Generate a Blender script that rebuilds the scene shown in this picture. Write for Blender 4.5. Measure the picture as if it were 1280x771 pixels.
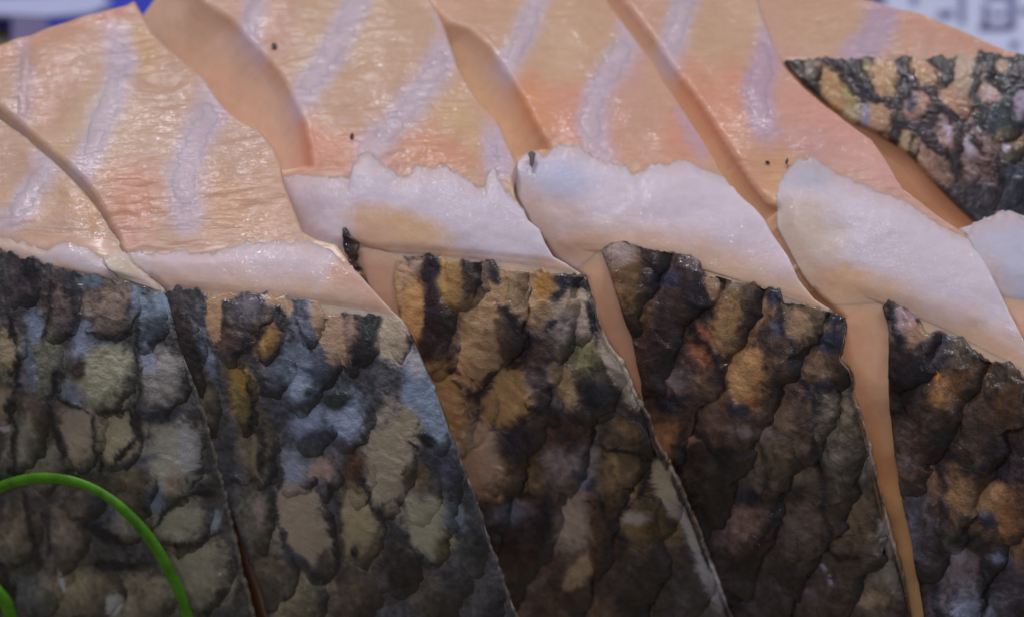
import bpy, math
import numpy as np
from mathutils import Vector, Matrix

# ------------------------------------------------------------------ clear
for o in list(bpy.data.objects):
    bpy.data.objects.remove(o)
scene = bpy.context.scene
COL = scene.collection

# ------------------------------------------------------------------ camera
W, H = 1280.0, 771.0
ASPECT = 616.0 / 1024.0
PITCH = math.radians(48)
DIST = 0.20
FOCAL, SENSOR = 60.0, 36.0
TARGET = np.array([0.0, 0.0, 0.060])
FWD = np.array([0.0, math.cos(PITCH), -math.sin(PITCH)])
UPV = np.array([0.0, math.sin(PITCH), math.cos(PITCH)])
RGT = np.array([1.0, 0.0, 0.0])
CAM = TARGET - FWD * DIST
cam_d = bpy.data.cameras.new('camera')
cam_d.lens = FOCAL
cam_d.sensor_width = SENSOR
cam_d.clip_start = 0.005
cam_d.clip_end = 20
cam_d.dof.use_dof = True
cam_d.dof.focus_distance = 0.203
cam_d.dof.aperture_fstop = 14.0
cam_o = bpy.data.objects.new('camera', cam_d)
cam_o.location = CAM
cam_o.rotation_euler = (math.pi / 2 - PITCH, 0, 0)
COL.objects.link(cam_o)
scene.camera = cam_o

# ------------------------------------------------------------------ world, lamps, exposure
world = bpy.data.worlds.new('World')
scene.world = world
world.use_nodes = True
bgn = world.node_tree.nodes['Background']
bgn.inputs[0].default_value = (0.74, 0.77, 1.0, 1)
bgn.inputs[1].default_value = 0.20


def area_lamp(name, loc, aim, size, power, color):
    d = bpy.data.lights.new(name, 'AREA')
    d.shape = 'RECTANGLE'
    d.size, d.size_y = size
    d.energy = power
    d.color = color
    o = bpy.data.objects.new(name, d)
    o.location = loc
    v = Vector(aim) - Vector(loc)
    o.rotation_euler = v.to_track_quat('-Z', 'Y').to_euler()
    COL.objects.link(o)
    return o


# two ceiling tubes of the stall above and behind the tray, plus an added front fill
area_lamp('ceiling_or_fill_lamp', (-0.34, 0.58, 1.24), (0, 0, 0.05), (0.34, 0.07), 7.2, (0.95, 0.91, 1.0))
area_lamp('ceiling_or_fill_lamp', (0.45, 0.30, 1.35), (0, 0, 0.05), (0.34, 0.07), 4.2, (1.0, 0.93, 0.96))

area_lamp('ceiling_or_fill_lamp', (-0.10, -0.55, 0.95), (0, 0, 0.05), (0.30, 0.05), 0.9, (0.90, 0.92, 1.0))  # unseen weak lamp, added for fill and glints on the skin

scene.view_settings.view_transform = 'Standard'
scene.view_settings.look = 'None'
scene.view_settings.exposure = -0.10
scene.view_settings.gamma = 1.0
scene.view_settings.use_curve_mapping = False
scene.render.engine = 'CYCLES'
scene.cycles.max_bounces = 5
scene.cycles.diffuse_bounces = 3
scene.cycles.glossy_bounces = 2

# ------------------------------------------------------------------ numeric helpers
PX = 0.12 / 1280.0          # metres per photo pixel at the focus distance


def rays(x, y):
    nx = (np.asarray(x, float) / W - 0.5) * SENSOR / FOCAL
    ny = (0.5 - np.asarray(y, float) / H) * ASPECT * SENSOR / FOCAL
    d = FWD + nx[..., None] * RGT + ny[..., None] * UPV
    return d / np.linalg.norm(d, axis=-1, keepdims=True)


def on_z(x, y, z):
    d = rays(np.array(x, float), np.array(y, float))
    t = (z - CAM[2]) / d[..., 2]
    return CAM + d * t[..., None]


def _hash(i, j, s):
    n = (i * 374761393 + j * 668265263 + s * 362437) & 0xFFFFFFFF
    n = ((n ^ (n >> 13)) * 1274126177) & 0xFFFFFFFF
    n = n ^ (n >> 16)
    return (n & 0xFFFF) / 65535.0


def vnoise(x, y, s=0):
    x = np.asarray(x, float); y = np.asarray(y, float)
    i = np.floor(x).astype(np.int64); j = np.floor(y).astype(np.int64)
    fx = x - i; fy = y - j
    fx = fx * fx * fx * (fx * (fx * 6 - 15) + 10); fy = fy * fy * fy * (fy * (fy * 6 - 15) + 10)
    a = _hash(i, j, s); b = _hash(i + 1, j, s); c = _hash(i, j + 1, s); d = _hash(i + 1, j + 1, s)
    return (a * (1 - fx) + b * fx) * (1 - fy) + (c * (1 - fx) + d * fx) * fy


def fbm(x, y, s=0, o=3):
    r = 0; a = 0.5; t = 0
    for k in range(o):
        r = r + a * vnoise(x * 2 ** k + k * 17.3, y * 2 ** k - k * 9.1, s + k); t += a; a *= 0.5
    return r / t * 2 - 1


def sstep(a, b, x):
    t = np.clip((x - a) / (b - a), 0, 1)
    return t * t * (3 - 2 * t)


def lin(c):
    c = np.asarray(c, float) / 255.0
    return np.where(c <= 0.04045, c / 12.92, ((c + 0.055) / 1.055) ** 2.4)


def resample(pts, n):
    p = np.asarray(pts, float)
    l = np.r_[0, np.cumsum(np.hypot(*np.diff(p, axis=0).T))]
    t = np.linspace(0, l[-1], n)
    return np.stack([np.interp(t, l, p[:, 0]), np.interp(t, l, p[:, 1])], 1)


def plength(pts):
    return np.hypot(*np.diff(np.asarray(pts, float), axis=0).T).sum()


def dpoly(x, y, pts):
    """distance in pixels from points to a polyline"""
    p = np.asarray(pts, float)
    best = np.full(np.shape(x), 1e9)
    for (ax, ay), (bx, by) in zip(p[:-1], p[1:]):
        vx, vy = bx - ax, by - ay
        L = vx * vx + vy * vy + 1e-9
        t = np.clip(((x - ax) * vx + (y - ay) * vy) / L, 0, 1)
        best = np.minimum(best, np.hypot(x - ax - t * vx, y - ay - t * vy))
    return best


def coons(top, bot, left, right, step):
    """grid of pixel positions filling four bounding polylines"""
    nu = max(4, int(max(plength(top), plength(bot)) / step)); nv = max(4, int(max(plength(left), plength(right)) / step))
    T, B = resample(top, nu + 1), resample(bot, nu + 1)
    L, R = resample(left, nv + 1), resample(right, nv + 1)
    u = np.linspace(0, 1, nu + 1)[None, :, None]; v = np.linspace(0, 1, nv + 1)[:, None, None]
    P = (1 - u) * L[:, None] + u * R[:, None]
    wt = np.clip(1 - v * 2.2, 0, 1); wb = np.clip(1 - (1 - v) * 2.2, 0, 1)
    dT = T[None] - ((1 - u) * T[0] + u * T[-1]); dB = B[None] - ((1 - u) * B[0] + u * B[-1])
    P = P + wt * dT + wb * dB
    return P[..., 0], P[..., 1]


# ------------------------------------------------------------------ materials
def new_mat(name):
    m = bpy.data.materials.new(name)
    m.use_nodes = True
    nt = m.node_tree
    return m, nt, nt.nodes['Principled BSDF']


def N(nt, t, **k):
    n = nt.nodes.new(t)
    for a, b in k.items():
        setattr(n, a, b)
    return n


def noise_node(nt, scale, detail=3, rough=0.6, vec=None, dist=0.0):
    n = N(nt, 'ShaderNodeTexNoise')
    n.inputs['Scale'].default_value = scale
    n.inputs['Detail'].default_value = detail
    n.inputs['Roughness'].default_value = rough
    n.inputs['Distortion'].default_value = dist
    if vec is not None:
        nt.links.new(vec, n.inputs['Vector'])
    return n


def map_range(nt, src, a, b, c, d):
    n = N(nt, 'ShaderNodeMapRange')
    n.inputs[1].default_value, n.inputs[2].default_value = a, b
    n.inputs[3].default_value, n.inputs[4].default_value = c, d
    nt.links.new(src, n.inputs[0])
    return n.outputs[0]


def tissue_material(name, grain, var, rough, bump, sss, radius, aniso=None, rot=0.0, coat=0.0, fine=0.0, spark=0.0, coat_rough=0.12, spark_scale=120):
    """colour attribute times procedural grain, with wet gloss and relief"""
    m, nt, p = new_mat(name)
    at = N(nt, 'ShaderNodeAttribute', attribute_name='Col')
    uv = N(nt, 'ShaderNodeUVMap')
    mp = N(nt, 'ShaderNodeMapping')
    mp.inputs['Scale'].default_value = aniso or (1, 1, 1)
    mp.inputs['Rotation'].default_value = (0, 0, rot)
    nt.links.new(uv.outputs[0], mp.inputs[0])
    g1 = noise_node(nt, grain, 3, 0.65, mp.outputs[0], 0.3)
    g2 = noise_node(nt, grain * 4.3, 2, 0.7, uv.outputs[0])
    v1 = map_range(nt, g1.outputs[0], 0.25, 0.75, 1 - var, 1 + var)
    v2 = map_range(nt, g2.outputs[0], 0.3, 0.7, 1 - var * 0.8, 1 + var * 0.8)
    mul0 = N(nt, 'ShaderNodeMath', operation='MULTIPLY')
    nt.links.new(v1, mul0.inputs[0]); nt.links.new(v2, mul0.inputs[1])
    bw = N(nt, 'ShaderNodeRGBToBW'); nt.links.new(at.outputs['Color'], bw.inputs[0])
    fac = map_range(nt, bw.outputs[0], 0.08, 0.34, 1.0, 0.28 if name == 'fish_skin' else 1.0)
    sub = N(nt, 'ShaderNodeMath', operation='SUBTRACT'); nt.links.new(mul0.outputs[0], sub.inputs[0]); sub.inputs[1].default_value = 1.0
    mul = N(nt, 'ShaderNodeMath', operation='MULTIPLY_ADD'); nt.links.new(sub.outputs[0], mul.inputs[0]); nt.links.new(fac, mul.inputs[1]); mul.inputs[2].default_value = 1.0
    vm = N(nt, 'ShaderNodeVectorMath', operation='SCALE')
    nt.links.new(at.outputs['Color'], vm.inputs[0]); nt.links.new(mul.outputs[0], vm.inputs['Scale'])
    nt.links.new(vm.outputs[0], p.inputs['Base Color'])
    nt.links.new(map_range(nt, g2.outputs[0], 0.3, 0.7, rough - 0.10, rough + 0.14), p.inputs['Roughness'])
    b1 = N(nt, 'ShaderNodeBump'); b1.inputs['Strength'].default_value = bump; b1.inputs['Distance'].default_value = 0.0006
    nt.links.new(g1.outputs[0], b1.inputs['Height'])
    b2 = N(nt, 'ShaderNodeBump'); b2.inputs['Strength'].default_value = fine; b2.inputs['Distance'].default_value = 0.0002
    nt.links.new(g2.outputs[0], b2.inputs['Height']); nt.links.new(b1.outputs[0], b2.inputs['Normal'])
    nt.links.new(b2.outputs[0], p.inputs['Normal'])
    if sss:
        p.inputs['Subsurface Weight'].default_value = sss
        p.inputs['Subsurface Radius'].default_value = radius
        p.inputs['Subsurface Scale'].default_value = 1.0
    p.inputs['IOR'].default_value = 1.38
    gm = noise_node(nt, 11, 2, 0.6, uv.outputs[0])
    nt.links.new(map_range(nt, gm.outputs[0], 0.36, 0.60, coat * 0.2, coat), p.inputs['Coat Weight'])
    p.inputs['Coat Roughness'].default_value = coat_rough
    p.inputs['Coat IOR'].default_value = 1.36
    b3 = N(nt, 'ShaderNodeBump'); b3.inputs['Strength'].default_value = spark; b3.inputs['Distance'].default_value = 0.00018
    mp3 = N(nt, 'ShaderNodeMapping'); mp3.inputs['Scale'].default_value = (0.7, 1.4, 1); nt.links.new(uv.outputs[0], mp3.inputs[0])
    g3 = noise_node(nt, spark_scale, 2.5, 0.6, mp3.outputs[0], 0.3)
    nt.links.new(g3.outputs[0], b3.inputs['Height']); nt.links.new(b1.outputs[0], b3.inputs['Normal'])
    nt.links.new(b3.outputs[0], p.inputs['Coat Normal'])
    return m


M_FLESH = tissue_material('fish_flesh', 26, 0.05, 0.42, 0.20, 0.55, (0.0020, 0.0012, 0.0007), (0.6, 5.5, 1), math.radians(6), 0.62, 0.25, 0.85, 0.11, 140)
M_CUT = tissue_material('fish_cut_face', 14, 0.07, 0.40, 0.22, 0.75, (0.0034, 0.0018, 0.0010), (1, 1, 1), 0.3, 0.5, 0.12, 0.4, 0.18, 60)
M_FAT = tissue_material('fish_fat', 24, 0.045, 0.52, 0.10, 0.5, (0.0030, 0.0022, 0.0018), (0.8, 1.4, 1), math.radians(-35), 0.85, 0.22, 1.0, 0.09, 165)
M_SKIN = tissue_material('fish_skin', 34, 0.30, 0.30, 0.32, 0, None, (1.0, 0.8, 1), math.radians(20), 1.0, 0.8, 0.9, 0.13, 115)


def plain_mat(name, col, rough=0.5, var=0.15, scale=200, sss=0, spec=0.5):
    m, nt, p = new_mat(name)
    tc = N(nt, 'ShaderNodeTexCoord')
    n = noise_node(nt, scale, 3, 0.6, tc.outputs['Object'])
    ramp = N(nt, 'ShaderNodeValToRGB')
    c = lin(col)
    ramp.color_ramp.elements[0].color = (*(c * (1 - var)), 1); ramp.color_ramp.elements[0].position = 0.3
    ramp.color_ramp.elements[1].color = (*np.clip(c * (1 + var), 0, 1), 1); ramp.color_ramp.elements[1].position = 0.7
    nt.links.new(n.outputs[0], ramp.inputs[0]); nt.links.new(ramp.outputs[0], p.inputs['Base Color'])
    p.inputs['Roughness'].default_value = rough
    p.inputs['Specular IOR Level'].default_value = spec
    if sss:
        p.inputs['Subsurface Weight'].default_value = sss
        p.inputs['Subsurface Radius'].default_value = (0.0006, 0.001, 0.0003)
        p.inputs['Subsurface Scale'].default_value = 1.0
    return m


# ------------------------------------------------------------------ mesh helpers
def mesh_obj(name, verts, faces, mat, parent=None, cols=None, uvs=None, smooth=True, mat2=None, mi=None):
    me = bpy.data.meshes.new(name)
    verts = np.asarray(verts, np.float32)
    faces = np.asarray(faces, np.int32)
    nf, k = faces.shape
    me.vertices.add(len(verts)); me.vertices.foreach_set('co', verts.ravel())
    me.loops.add(nf * k); me.loops.foreach_set('vertex_index', faces.ravel())
    me.polygons.add(nf)
    me.polygons.foreach_set('loop_start', np.arange(0, nf * k, k, dtype=np.int32))
    me.polygons.foreach_set('loop_total', np.full(nf, k, np.int32))
    me.polygons.foreach_set('use_smooth', np.full(nf, smooth, bool))
    me.update(calc_edges=True)
    if cols is not None:
        a = me.color_attributes.new('Col', 'FLOAT_COLOR', 'POINT')
        a.data.foreach_set('color', np.c_[cols, np.ones(len(cols))].astype(np.float32).ravel())
    if uvs is not None:
        l = me.uv_layers.new(name='UVMap')
        l.data.foreach_set('uv', np.asarray(uvs, np.float32)[faces.ravel()].ravel())
    me.materials.append(mat)
    if mat2 is not None:
        me.materials.append(mat2)
        me.polygons.foreach_set('material_index', np.asarray(mi, np.int32))
    o = bpy.data.objects.new(name, me)
    COL.objects.link(o)
    if parent is not None:
        o.parent = parent
        o.matrix_parent_inverse = Matrix.Translation(-Vector(parent.location)) if parent.type == 'EMPTY' else Matrix()
    return o


def grid_faces(nv, nu, off=0, flip=False):
    i = np.arange(nv * nu).reshape(nv, nu) + off
    f = np.stack([i[:-1, :-1], i[1:, :-1], i[1:, 1:], i[:-1, 1:]], -1).reshape(-1, 4)
    return f[:, ::-1] if flip else f


def border(nv, nu):
    i = np.arange(nv * nu).reshape(nv, nu)
    return np.r_[i[0, :-1], i[:-1, -1], i[-1, :0:-1], i[:0:-1, 0]]


def tag(o, label, cat, group=None):
    o['label'] = label; o['category'] = cat
    if group:
        o['group'] = group


# ------------------------------------------------------------------ pigment
def paint(base, strokes, x, y, gain, seed=0, warp=1.0):
    """pigment at pixel positions: ellipses ('e') and lines ('l') of the tissue's own colour laid over a base"""
    x = np.asarray(x, float); y = np.asarray(y, float)
    c = np.broadcast_to(lin(base), x.shape + (3,)).copy()
    wx = fbm(x / 24, y / 24, seed + 3, 3); wy = fbm(x / 24 + 40, y / 24, seed + 9, 3)
    fx = fbm(x / 9, y / 9, seed + 21, 2) * 0.6 + fbm(x / 2.6, y / 2.6, seed + 25, 2) * 0.55
    for st in strokes:
        if st[0] == 'e':
            _, cx, cy, rx, ry, rot, col, soft = st
            m = min(rx, ry)
            dx = x - cx + wx * m * 0.34 * warp; dy = y - cy + wy * m * 0.34 * warp
            if not ((np.abs(dx) < 2.5 * max(rx, ry)) & (np.abs(dy) < 2.5 * max(rx, ry))).any():
                continue
            a = math.radians(rot); ca, sa = math.cos(a), math.sin(a)
            q = np.hypot((dx * ca + dy * sa) / rx, (-dx * sa + dy * ca) / ry) + fx * (0.12 + 0.5 * soft) * warp
            k = sstep(1 + soft, 1 - soft, q)
        elif st[0] == 's':
            _, pts, w, col, op = st
            d = dpoly(x + wx * 6, y + wy * 6, pts) + fx * w * 0.10
            k = sstep(w * 0.86, w * 0.18, d) * op * 0.88
        else:
            _, pts, w, col = st
            ww = w * np.clip(0.85 + 0.9 * fbm(x / 18, y / 18, seed + 77, 2), 0.25, 1.6)
            d = dpoly(x + wx * 7, y + wy * 7, pts) + fx * w * 0.55
            k = sstep(ww * 0.95, ww * 0.2, d) * 0.92
        c = c * (1 - k[..., None]) + lin(col) * k[..., None]
    c = c * gain
    c = c * np.minimum(1, 0.80 / np.maximum(c.max(-1, keepdims=True), 1e-4))
    return np.maximum(c, 0.004)


G_FLESH, G_FAT, G_SKIN = np.array([1.17, 1.17, 1.10]), np.array([1.20, 1.22, 1.25]), 2.0


def mottle(c, x, y, seed, f=0.86):
    """fine pigment spots of the skin, sparse on the bare cream places"""
    lum = c.mean(-1)
    cream = sstep(0.22, 0.46, lum)
    m1 = sstep(-0.05, 0.40, fbm(x / 15, y / 19, seed + 81, 4))
    m2 = sstep(0.0, 0.45, fbm(x / 5.5, y / 6.5, seed + 85, 3))
    m3 = sstep(0.10, 0.5, fbm(x / 10 + 31, y / 12, seed + 88, 3))
    k = (1 - 0.34 * m1 * (1 - 0.85 * cream)) * (1 - 0.36 * m2 * (1 - 0.8 * cream)) * (1 + 0.40 * m3 * (1 - cream))
    k = k * np.clip((np.clip(lum, 0.02, 0.6) / 0.20), 0, 1.3) ** 0.22
    c = c * k[..., None]
    c = c * np.minimum(1, 0.62 / np.maximum(c.max(-1, keepdims=True), 1e-4))
    c = np.maximum(c, 0.006)
    g = c.mean(-1, keepdims=True)
    f = np.where(c[..., 2:] > c[..., :1], f * 0.9, f + 0.06)
    return g + (c - g) * f


# ------------------------------------------------------------------ a slice of fish
class Slice:
    def __init__(s, left, right, back, ridge, fat_px, zr, name='fish_slice',
                 slopes=(6, 27, 52, 70), break_px=120, round_left=15.0, seed=1, tau=0.0012, round_fat=10.0, lean=(1.05, 0.9, 0.45)):
        """left/right: three edge polylines each (flesh, fat, skin) from the back to the foot.
        ridge: two pixels of the fold where skin begins, at height zr."""
        s.left, s.right, s.back, s.seed, s.tau = left, right, back, seed, tau
        fa = resample(left[1], 21)
        s.rnd = [(left[0], round_left), (fa[:10], 3.5), (fa[10:15], round_fat * 0.45), (fa[14:], round_fat), (left[2], 7.0)]
        s.lean = lean
        s.lall = [p for seg in left for p in seg]; s.rall = [p for seg in right for p in seg]
        R = on_z([ridge[0][0], ridge[1][0]], [ridge[0][1], ridge[1][1]], zr)
        u = R[1] - R[0]; u /= np.linalg.norm(u)
        w = np.array([u[1], -u[0], 0.0]); w = w / np.linalg.norm(w)
        if w[1] > 0:
            w = -w
        nrm = lambda a: math.sin(math.radians(a)) * w + math.cos(math.radians(a)) * np.array([0, 0, 1.0])
        s.pl = [(R[0], nrm(slopes[1])), (R[0], nrm(slopes[2]))]
        pf = s._hit(np.array(float(fat_px[0])), np.array(float(fat_px[1])), s.pl[0])
        s.pl.append((pf, nrm(slopes[0])))
        rm = (np.array(ridge[0], float) + np.array(ridge[1], float)) / 2
        pb = s._hit(np.array(rm[0]), np.array(rm[1] + break_px), s.pl[1])
        s.pl.append((pb, nrm(slopes[3])))
        s.root = bpy.data.objects.new(name, None)
        c = R.mean(0)
        s.root.location = (c[0], c[1], 0.0)
        s.root.empty_display_size = 0.01
        COL.objects.link(s.root)

    def _hit(s, x, y, pl):
        d = rays(x, y)
        t = ((pl[0] - CAM) @ pl[1]) / (d @ pl[1])
        return CAM + d * t[..., None]

    def base(s, x, y):
        x = np.asarray(x, float); y = np.asarray(y, float)
        d = rays(x, y)
        ts = np.stack([((p - CAM) @ n) / (d @ n) for p, n in s.pl])
        mx = ts.max(0)
        e = np.exp((ts - mx) / s.tau); sm = e.sum(0)
        t = mx + s.tau * np.log(sm)
        wgt = e / sm
        n = np.tensordot(np.moveaxis(wgt, 0, -1), np.stack([q[1] for q in s.pl]), 1)
        n /= np.linalg.norm(n, axis=-1, keepdims=True)
        return CAM + d * t[..., None], n

    def pt(s, x, y, h):
        P, n = s.base(x, y)
        drop = 0
        for seg, rl in s.rnd:
            q = np.clip(1 - dpoly(x, y, seg) / rl, 0, 0.96)
            drop = np.maximum(drop, rl * PX * (1 - np.sqrt(1 - q * q)))
        dr = dpoly(x, y, s.rall) / 2.5
        q = np.clip(1 - dr, 0, 0.97)
        drop = drop + 2.5 * PX * (1 - np.sqrt(1 - q * q))
        # broad unevenness of a soft cut piece
        h = h + 0.0004 * fbm(x / 70, y / 70, s.seed + 50, 2)
        return P + n * (h - drop)[..., None], n

    def flesh_height(s, x, y):
        a = math.radians(8)
        xr = x * math.cos(a) - y * math.sin(a); yr = x * math.sin(a) + y * math.cos(a)
        yr = yr + 8 * fbm(xr / 60, yr / 40, s.seed + 5, 2)
        amp = np.clip(0.55 + 0.9 * fbm(x / 80, y / 60, s.seed + 8, 2), 0.1, 1.3)
        return (0.00013 * amp * fbm(xr / 46, yr / 5.6, s.seed + 6, 2) + 0.00008 * fbm(x / 26, y / 13, s.seed + 7, 2))

    # ---- flesh body, closed down to the tray
    def body(s, strokes, base=(196, 160, 138), wall=(230, 188, 166), step=2.4, ridge_tan=(218, 170, 142)):
        w = max(plength(s.back), 60)
        nu = int(max(w, np.hypot(*(np.array(s.right[1][0]) - np.array(s.left[1][0])))) / step)
        u = np.linspace(0, 1, nu + 1)
        B = resample(s.back, nu + 1)
        rows = []; seg = []
        for k in range(3):
            stp = step if k < 2 else 6
            n = max(3, int(max(plength(s.left[k]), plength(s.right[k])) / stp))
            L, R = resample(s.left[k], n + 1), resample(s.right[k], n + 1)
            for i in range(0 if k == 0 else 1, n + 1):
                P = (1 - u)[:, None] * L[i] + u[:, None] * R[i]
                if k == 0:
                    P = P + (1 - i / n) * (B - ((1 - u)[:, None] * B[0] + u[:, None] * B[-1]))
                rows.append(P); seg.append(k + i / n)
        G = np.array(rows); x, y = G[..., 0], G[..., 1]
        nv = len(rows); nu = nu + 1
        h = s.flesh_height(x, y) * (1 - 0.85 * sstep(1.0, 1.6, np.array(seg)))[:, None]
        P, n = s.pt(x, y, h)
        c = paint(base, strokes, x, y, G_FLESH, s.seed, 0.8)
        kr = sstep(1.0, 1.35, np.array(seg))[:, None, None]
        ko = sstep(2.05, 2.55, np.array(seg))[:, None, None]  # pale to orange downwards: flesh tone with translucent glow and shade painted in
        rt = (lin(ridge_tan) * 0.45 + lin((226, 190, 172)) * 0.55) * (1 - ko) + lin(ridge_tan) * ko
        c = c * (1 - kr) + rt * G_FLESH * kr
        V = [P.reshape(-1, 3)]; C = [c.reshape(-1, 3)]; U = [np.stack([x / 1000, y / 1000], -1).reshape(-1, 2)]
        F = [grid_faces(nv, nu)]
        # walls: rings of the border going straight down with a soft wave
        b = border(nv, nu); nb = len(b)
        top = V[0][b]; off = nv * nu; prev = b
        wc = lin(wall) * G_FLESH
        levels = [0.0012, 0.003, 0.006, 0.010, 0.016, 0.024, 0.034, None]
        cen = top.mean(0)
        lw = np.zeros(nb)
        li_ = np.interp(np.array(seg), [0, 0.9, 1.2, 1.9, 2.15, 3], [s.lean[0], s.lean[0], s.lean[1], s.lean[1], s.lean[2], s.lean[2]])
        lw[nb - (nv - 1):] = li_[::-1][:nv - 1]; lw[0] = s.lean[0]
        ld = np.array([-0.9, -0.25])
        for li, lv in enumerate(levels):
            q = top.copy()
            win = min(41, 1 + 6 * (li + 1)); ker = np.ones(win) / win
            zs = top[:, 2].copy()
            for ax in range(3):
                ext = np.r_[top[-win:, ax], top[:, ax], top[:win, ax]]
                q[:, ax] = np.convolve(ext, ker, 'same')[win:-win]
            q[:, 2] = np.maximum(np.minimum(q[:, 2], top[:, 2]) - lv, 0.0008) if lv is not None else 0.0006
            if lv is not None:
                wob = 0.00025 * fbm(np.arange(nb) / 40.0, np.full(nb, li * 0.7), s.seed + 70, 2)
                q[:, 0] += wob
            dep = (lv if lv is not None else 0.044)
            q[:, :2] += (lw * min(dep, 0.016))[:, None] * ld
            nx_ = off + np.arange(nb)
            V.append(q); off += nb
            kk = np.clip((lv or 1) / 0.0025, 0, 1)
            cb = C[0][b]; kw = np.ones(31) / 31
            cb = np.stack([np.convolve(np.r_[cb[-31:, a_], cb[:, a_], cb[:31, a_]], kw, 'same')[31:-31] for a_ in range(3)], 1)
            C.append(cb * (1 - kk) + np.clip(wc, 0, .85) * kk)
            U.append(np.stack([np.arange(nb) * 0.0024, np.full(nb, (lv or 0.06) * 10.0)], -1))
            F.append(np.stack([prev, np.roll(prev, -1), np.roll(nx_, -1), nx_], -1))
            prev = nx_
        V.append(np.array([[cen[0], cen[1], 0.0006]])); C.append(wc[None]); U.append(np.array([[0, 0]]))
        F.append(np.stack([prev, np.roll(prev, -1), np.full(nb, off), np.full(nb, off)], -1))
        V = np.concatenate(V); Fq = np.concatenate(F[:-1]); Ft = F[-1][:, :3]
        # close with quads only (fan pairs)
        if nb % 2:
            Ft = Ft
        fan = np.stack([prev[0:nb - 1:2], prev[1:nb:2], prev[np.minimum(np.arange(2, nb + 1, 2), nb) % nb], np.full(len(prev[0:nb - 1:2]), off)], -1)
        mi = np.ones(len(Fq) + len(fan), np.int32)
        mi[:len(F[0])] = np.repeat((np.array(seg)[:-1] > 1.15).astype(np.int32), nu - 1)
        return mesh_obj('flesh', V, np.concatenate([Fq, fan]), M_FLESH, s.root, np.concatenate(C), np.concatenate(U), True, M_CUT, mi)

    # ---- a closed sheet lying on the body
    def sheet(s, name, x, y, h, cols, thick, mat, parent=None, edge_col=None):
        nv, nu = x.shape
        P, n = s.pt(x, y, h)
        Q = P - n * thick
        V = np.r_[P.reshape(-1, 3), Q.reshape(-1, 3)]
        b = border(nv, nu); o = nv * nu
        F = np.r_[grid_faces(nv, nu), grid_faces(nv, nu, o, True),
                  np.stack([b, np.roll(b, -1), np.roll(b, -1) + o, b + o], -1)]
        c = cols.reshape(-1, 3)
        c2 = c if edge_col is None else np.broadcast_to(edge_col, c.shape)
        uv = np.stack([x / 1000, y / 1000], -1).reshape(-1, 2)
        return mesh_obj(name, V, F, mat, parent or s.root, np.r_[c, c2], np.r_[uv, uv + 0.003])

    def stripe(s, pts, width, base, strokes, col=(172, 152, 186), fade=1.0):
        p = np.asarray(pts, float)
        n = max(10, int(plength(p) / 4))
        c = resample(p, n)
        for _ in range(6):
            c[1:-1] = (c[:-2] + 2 * c[1:-1] + c[2:]) / 4
        t = np.gradient(c, axis=0); t /= np.linalg.norm(t, axis=1, keepdims=True)
        nn = np.stack([-t[:, 1], t[:, 0]], 1)
        v = np.linspace(-1, 1, 13)
        taper = np.sqrt(np.clip(np.sin(np.linspace(0.18, math.pi - 0.18, n)), 0, 1))
        wv = 1 + 0.25 * fbm(np.arange(n) / 6, np.full(n, pts[0][0] * .1), 5, 2)
        c = c[(dpoly(c[:, 0], c[:, 1], s.lall) > -1)]
        G = c[:, None] + nn[:, None] * v[None, :, None] * (width * 0.50 * (0.55 + 0.45 * taper) * wv)[:, None, None]
        x, y = G[..., 0].copy(), G[..., 1]
        la, ra = np.array(s.left[0] + s.left[1][1:2], float), np.array(s.right[0] + s.right[1][1:2], float)
        x = np.clip(x, np.interp(y, la[:, 1], la[:, 0]) + 5, np.interp(y, ra[:, 1], ra[:, 0]) - 3)
        prof = np.clip((1 - np.abs(v) ** 2), 0, 1)[None, :] * np.clip(np.minimum(np.arange(n), np.arange(n)[::-1]) / 5.0, 0, 1)[:, None]
        inside = np.minimum(dpoly(x, y, s.lall), dpoly(x, y, s.rall))
        prof = prof * sstep(2, 16, inside)
        h = s.flesh_height(x, y) * (1 - 0.55 * prof) - 0.00008 + 0.00012 * prof
        cc = paint(base, strokes, x, y, G_FLESH, s.seed, 0.8)
        return s.sheet('membrane_stripe', x, y, h, cc, 0.0016, M_FLESH)

    def fat(s, top, bot, left, right, skin_top, col=(186, 176, 196), tan=(214, 176, 146), lift=0.0009, step=2.2, tanw=26, extra=()):
        x, y = coons(top, bot, left, right, step)
        jx = 3.6 * fbm(x / 7, y / 7, s.seed + 31, 3)
        nv = x.shape[0]
        v = np.linspace(0, 1, nv)[:, None]
        y = y + jx * np.clip(1 - v * 6, 0, 1) * 1.6
        h = lift * 0.30 * sstep(1.0, 0.4, v) + 0.00016 + 0.00008 * fbm(x / 26, y / 18, s.seed + 33, 2)
        dl = dpoly(x, y, s.lall)
        h = h * sstep(0, 30, dl) + 0.00006
        h = h * sstep(0, 0.30, v + 0.04) + 0.00005
        h = h - (h + 0.00006) * np.clip(1 - v * nv / 3, 0, 1)
        h = h * sstep(1.0, 0.6, v)
        h = h - (h + 0.00008) * np.clip(1 - (1 - v) * nv / 10, 0, 1)
        c = paint(col, extra, x, y, G_FAT, s.seed, 0.6)
        d = dpoly(x, y, skin_top) + 6 * fbm(x / 20, y / 20, s.seed + 34, 2)
        k = np.maximum(sstep(tanw * 1.25, 0, d) * 0.95, 0.35 * sstep(30, 4, dl + 6 * fbm(x / 20, y / 20, s.seed + 35, 2)) * sstep(0.12, 0.5, v))[..., None]
        c = c * (1 - k) + lin(tan) * G_FAT * k
        kt = (0.55 * np.clip(1 - v * nv / 12 + 0.3 * fbm(x / 12, y / 12, s.seed + 36, 2), 0, 1))[..., None]
        c = c * (1 - kt) + lin((206, 166, 144)) * G_FAT * kt
        return s.sheet('fat_layer', x, y, h, c, 0.0030, M_FAT)

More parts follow.
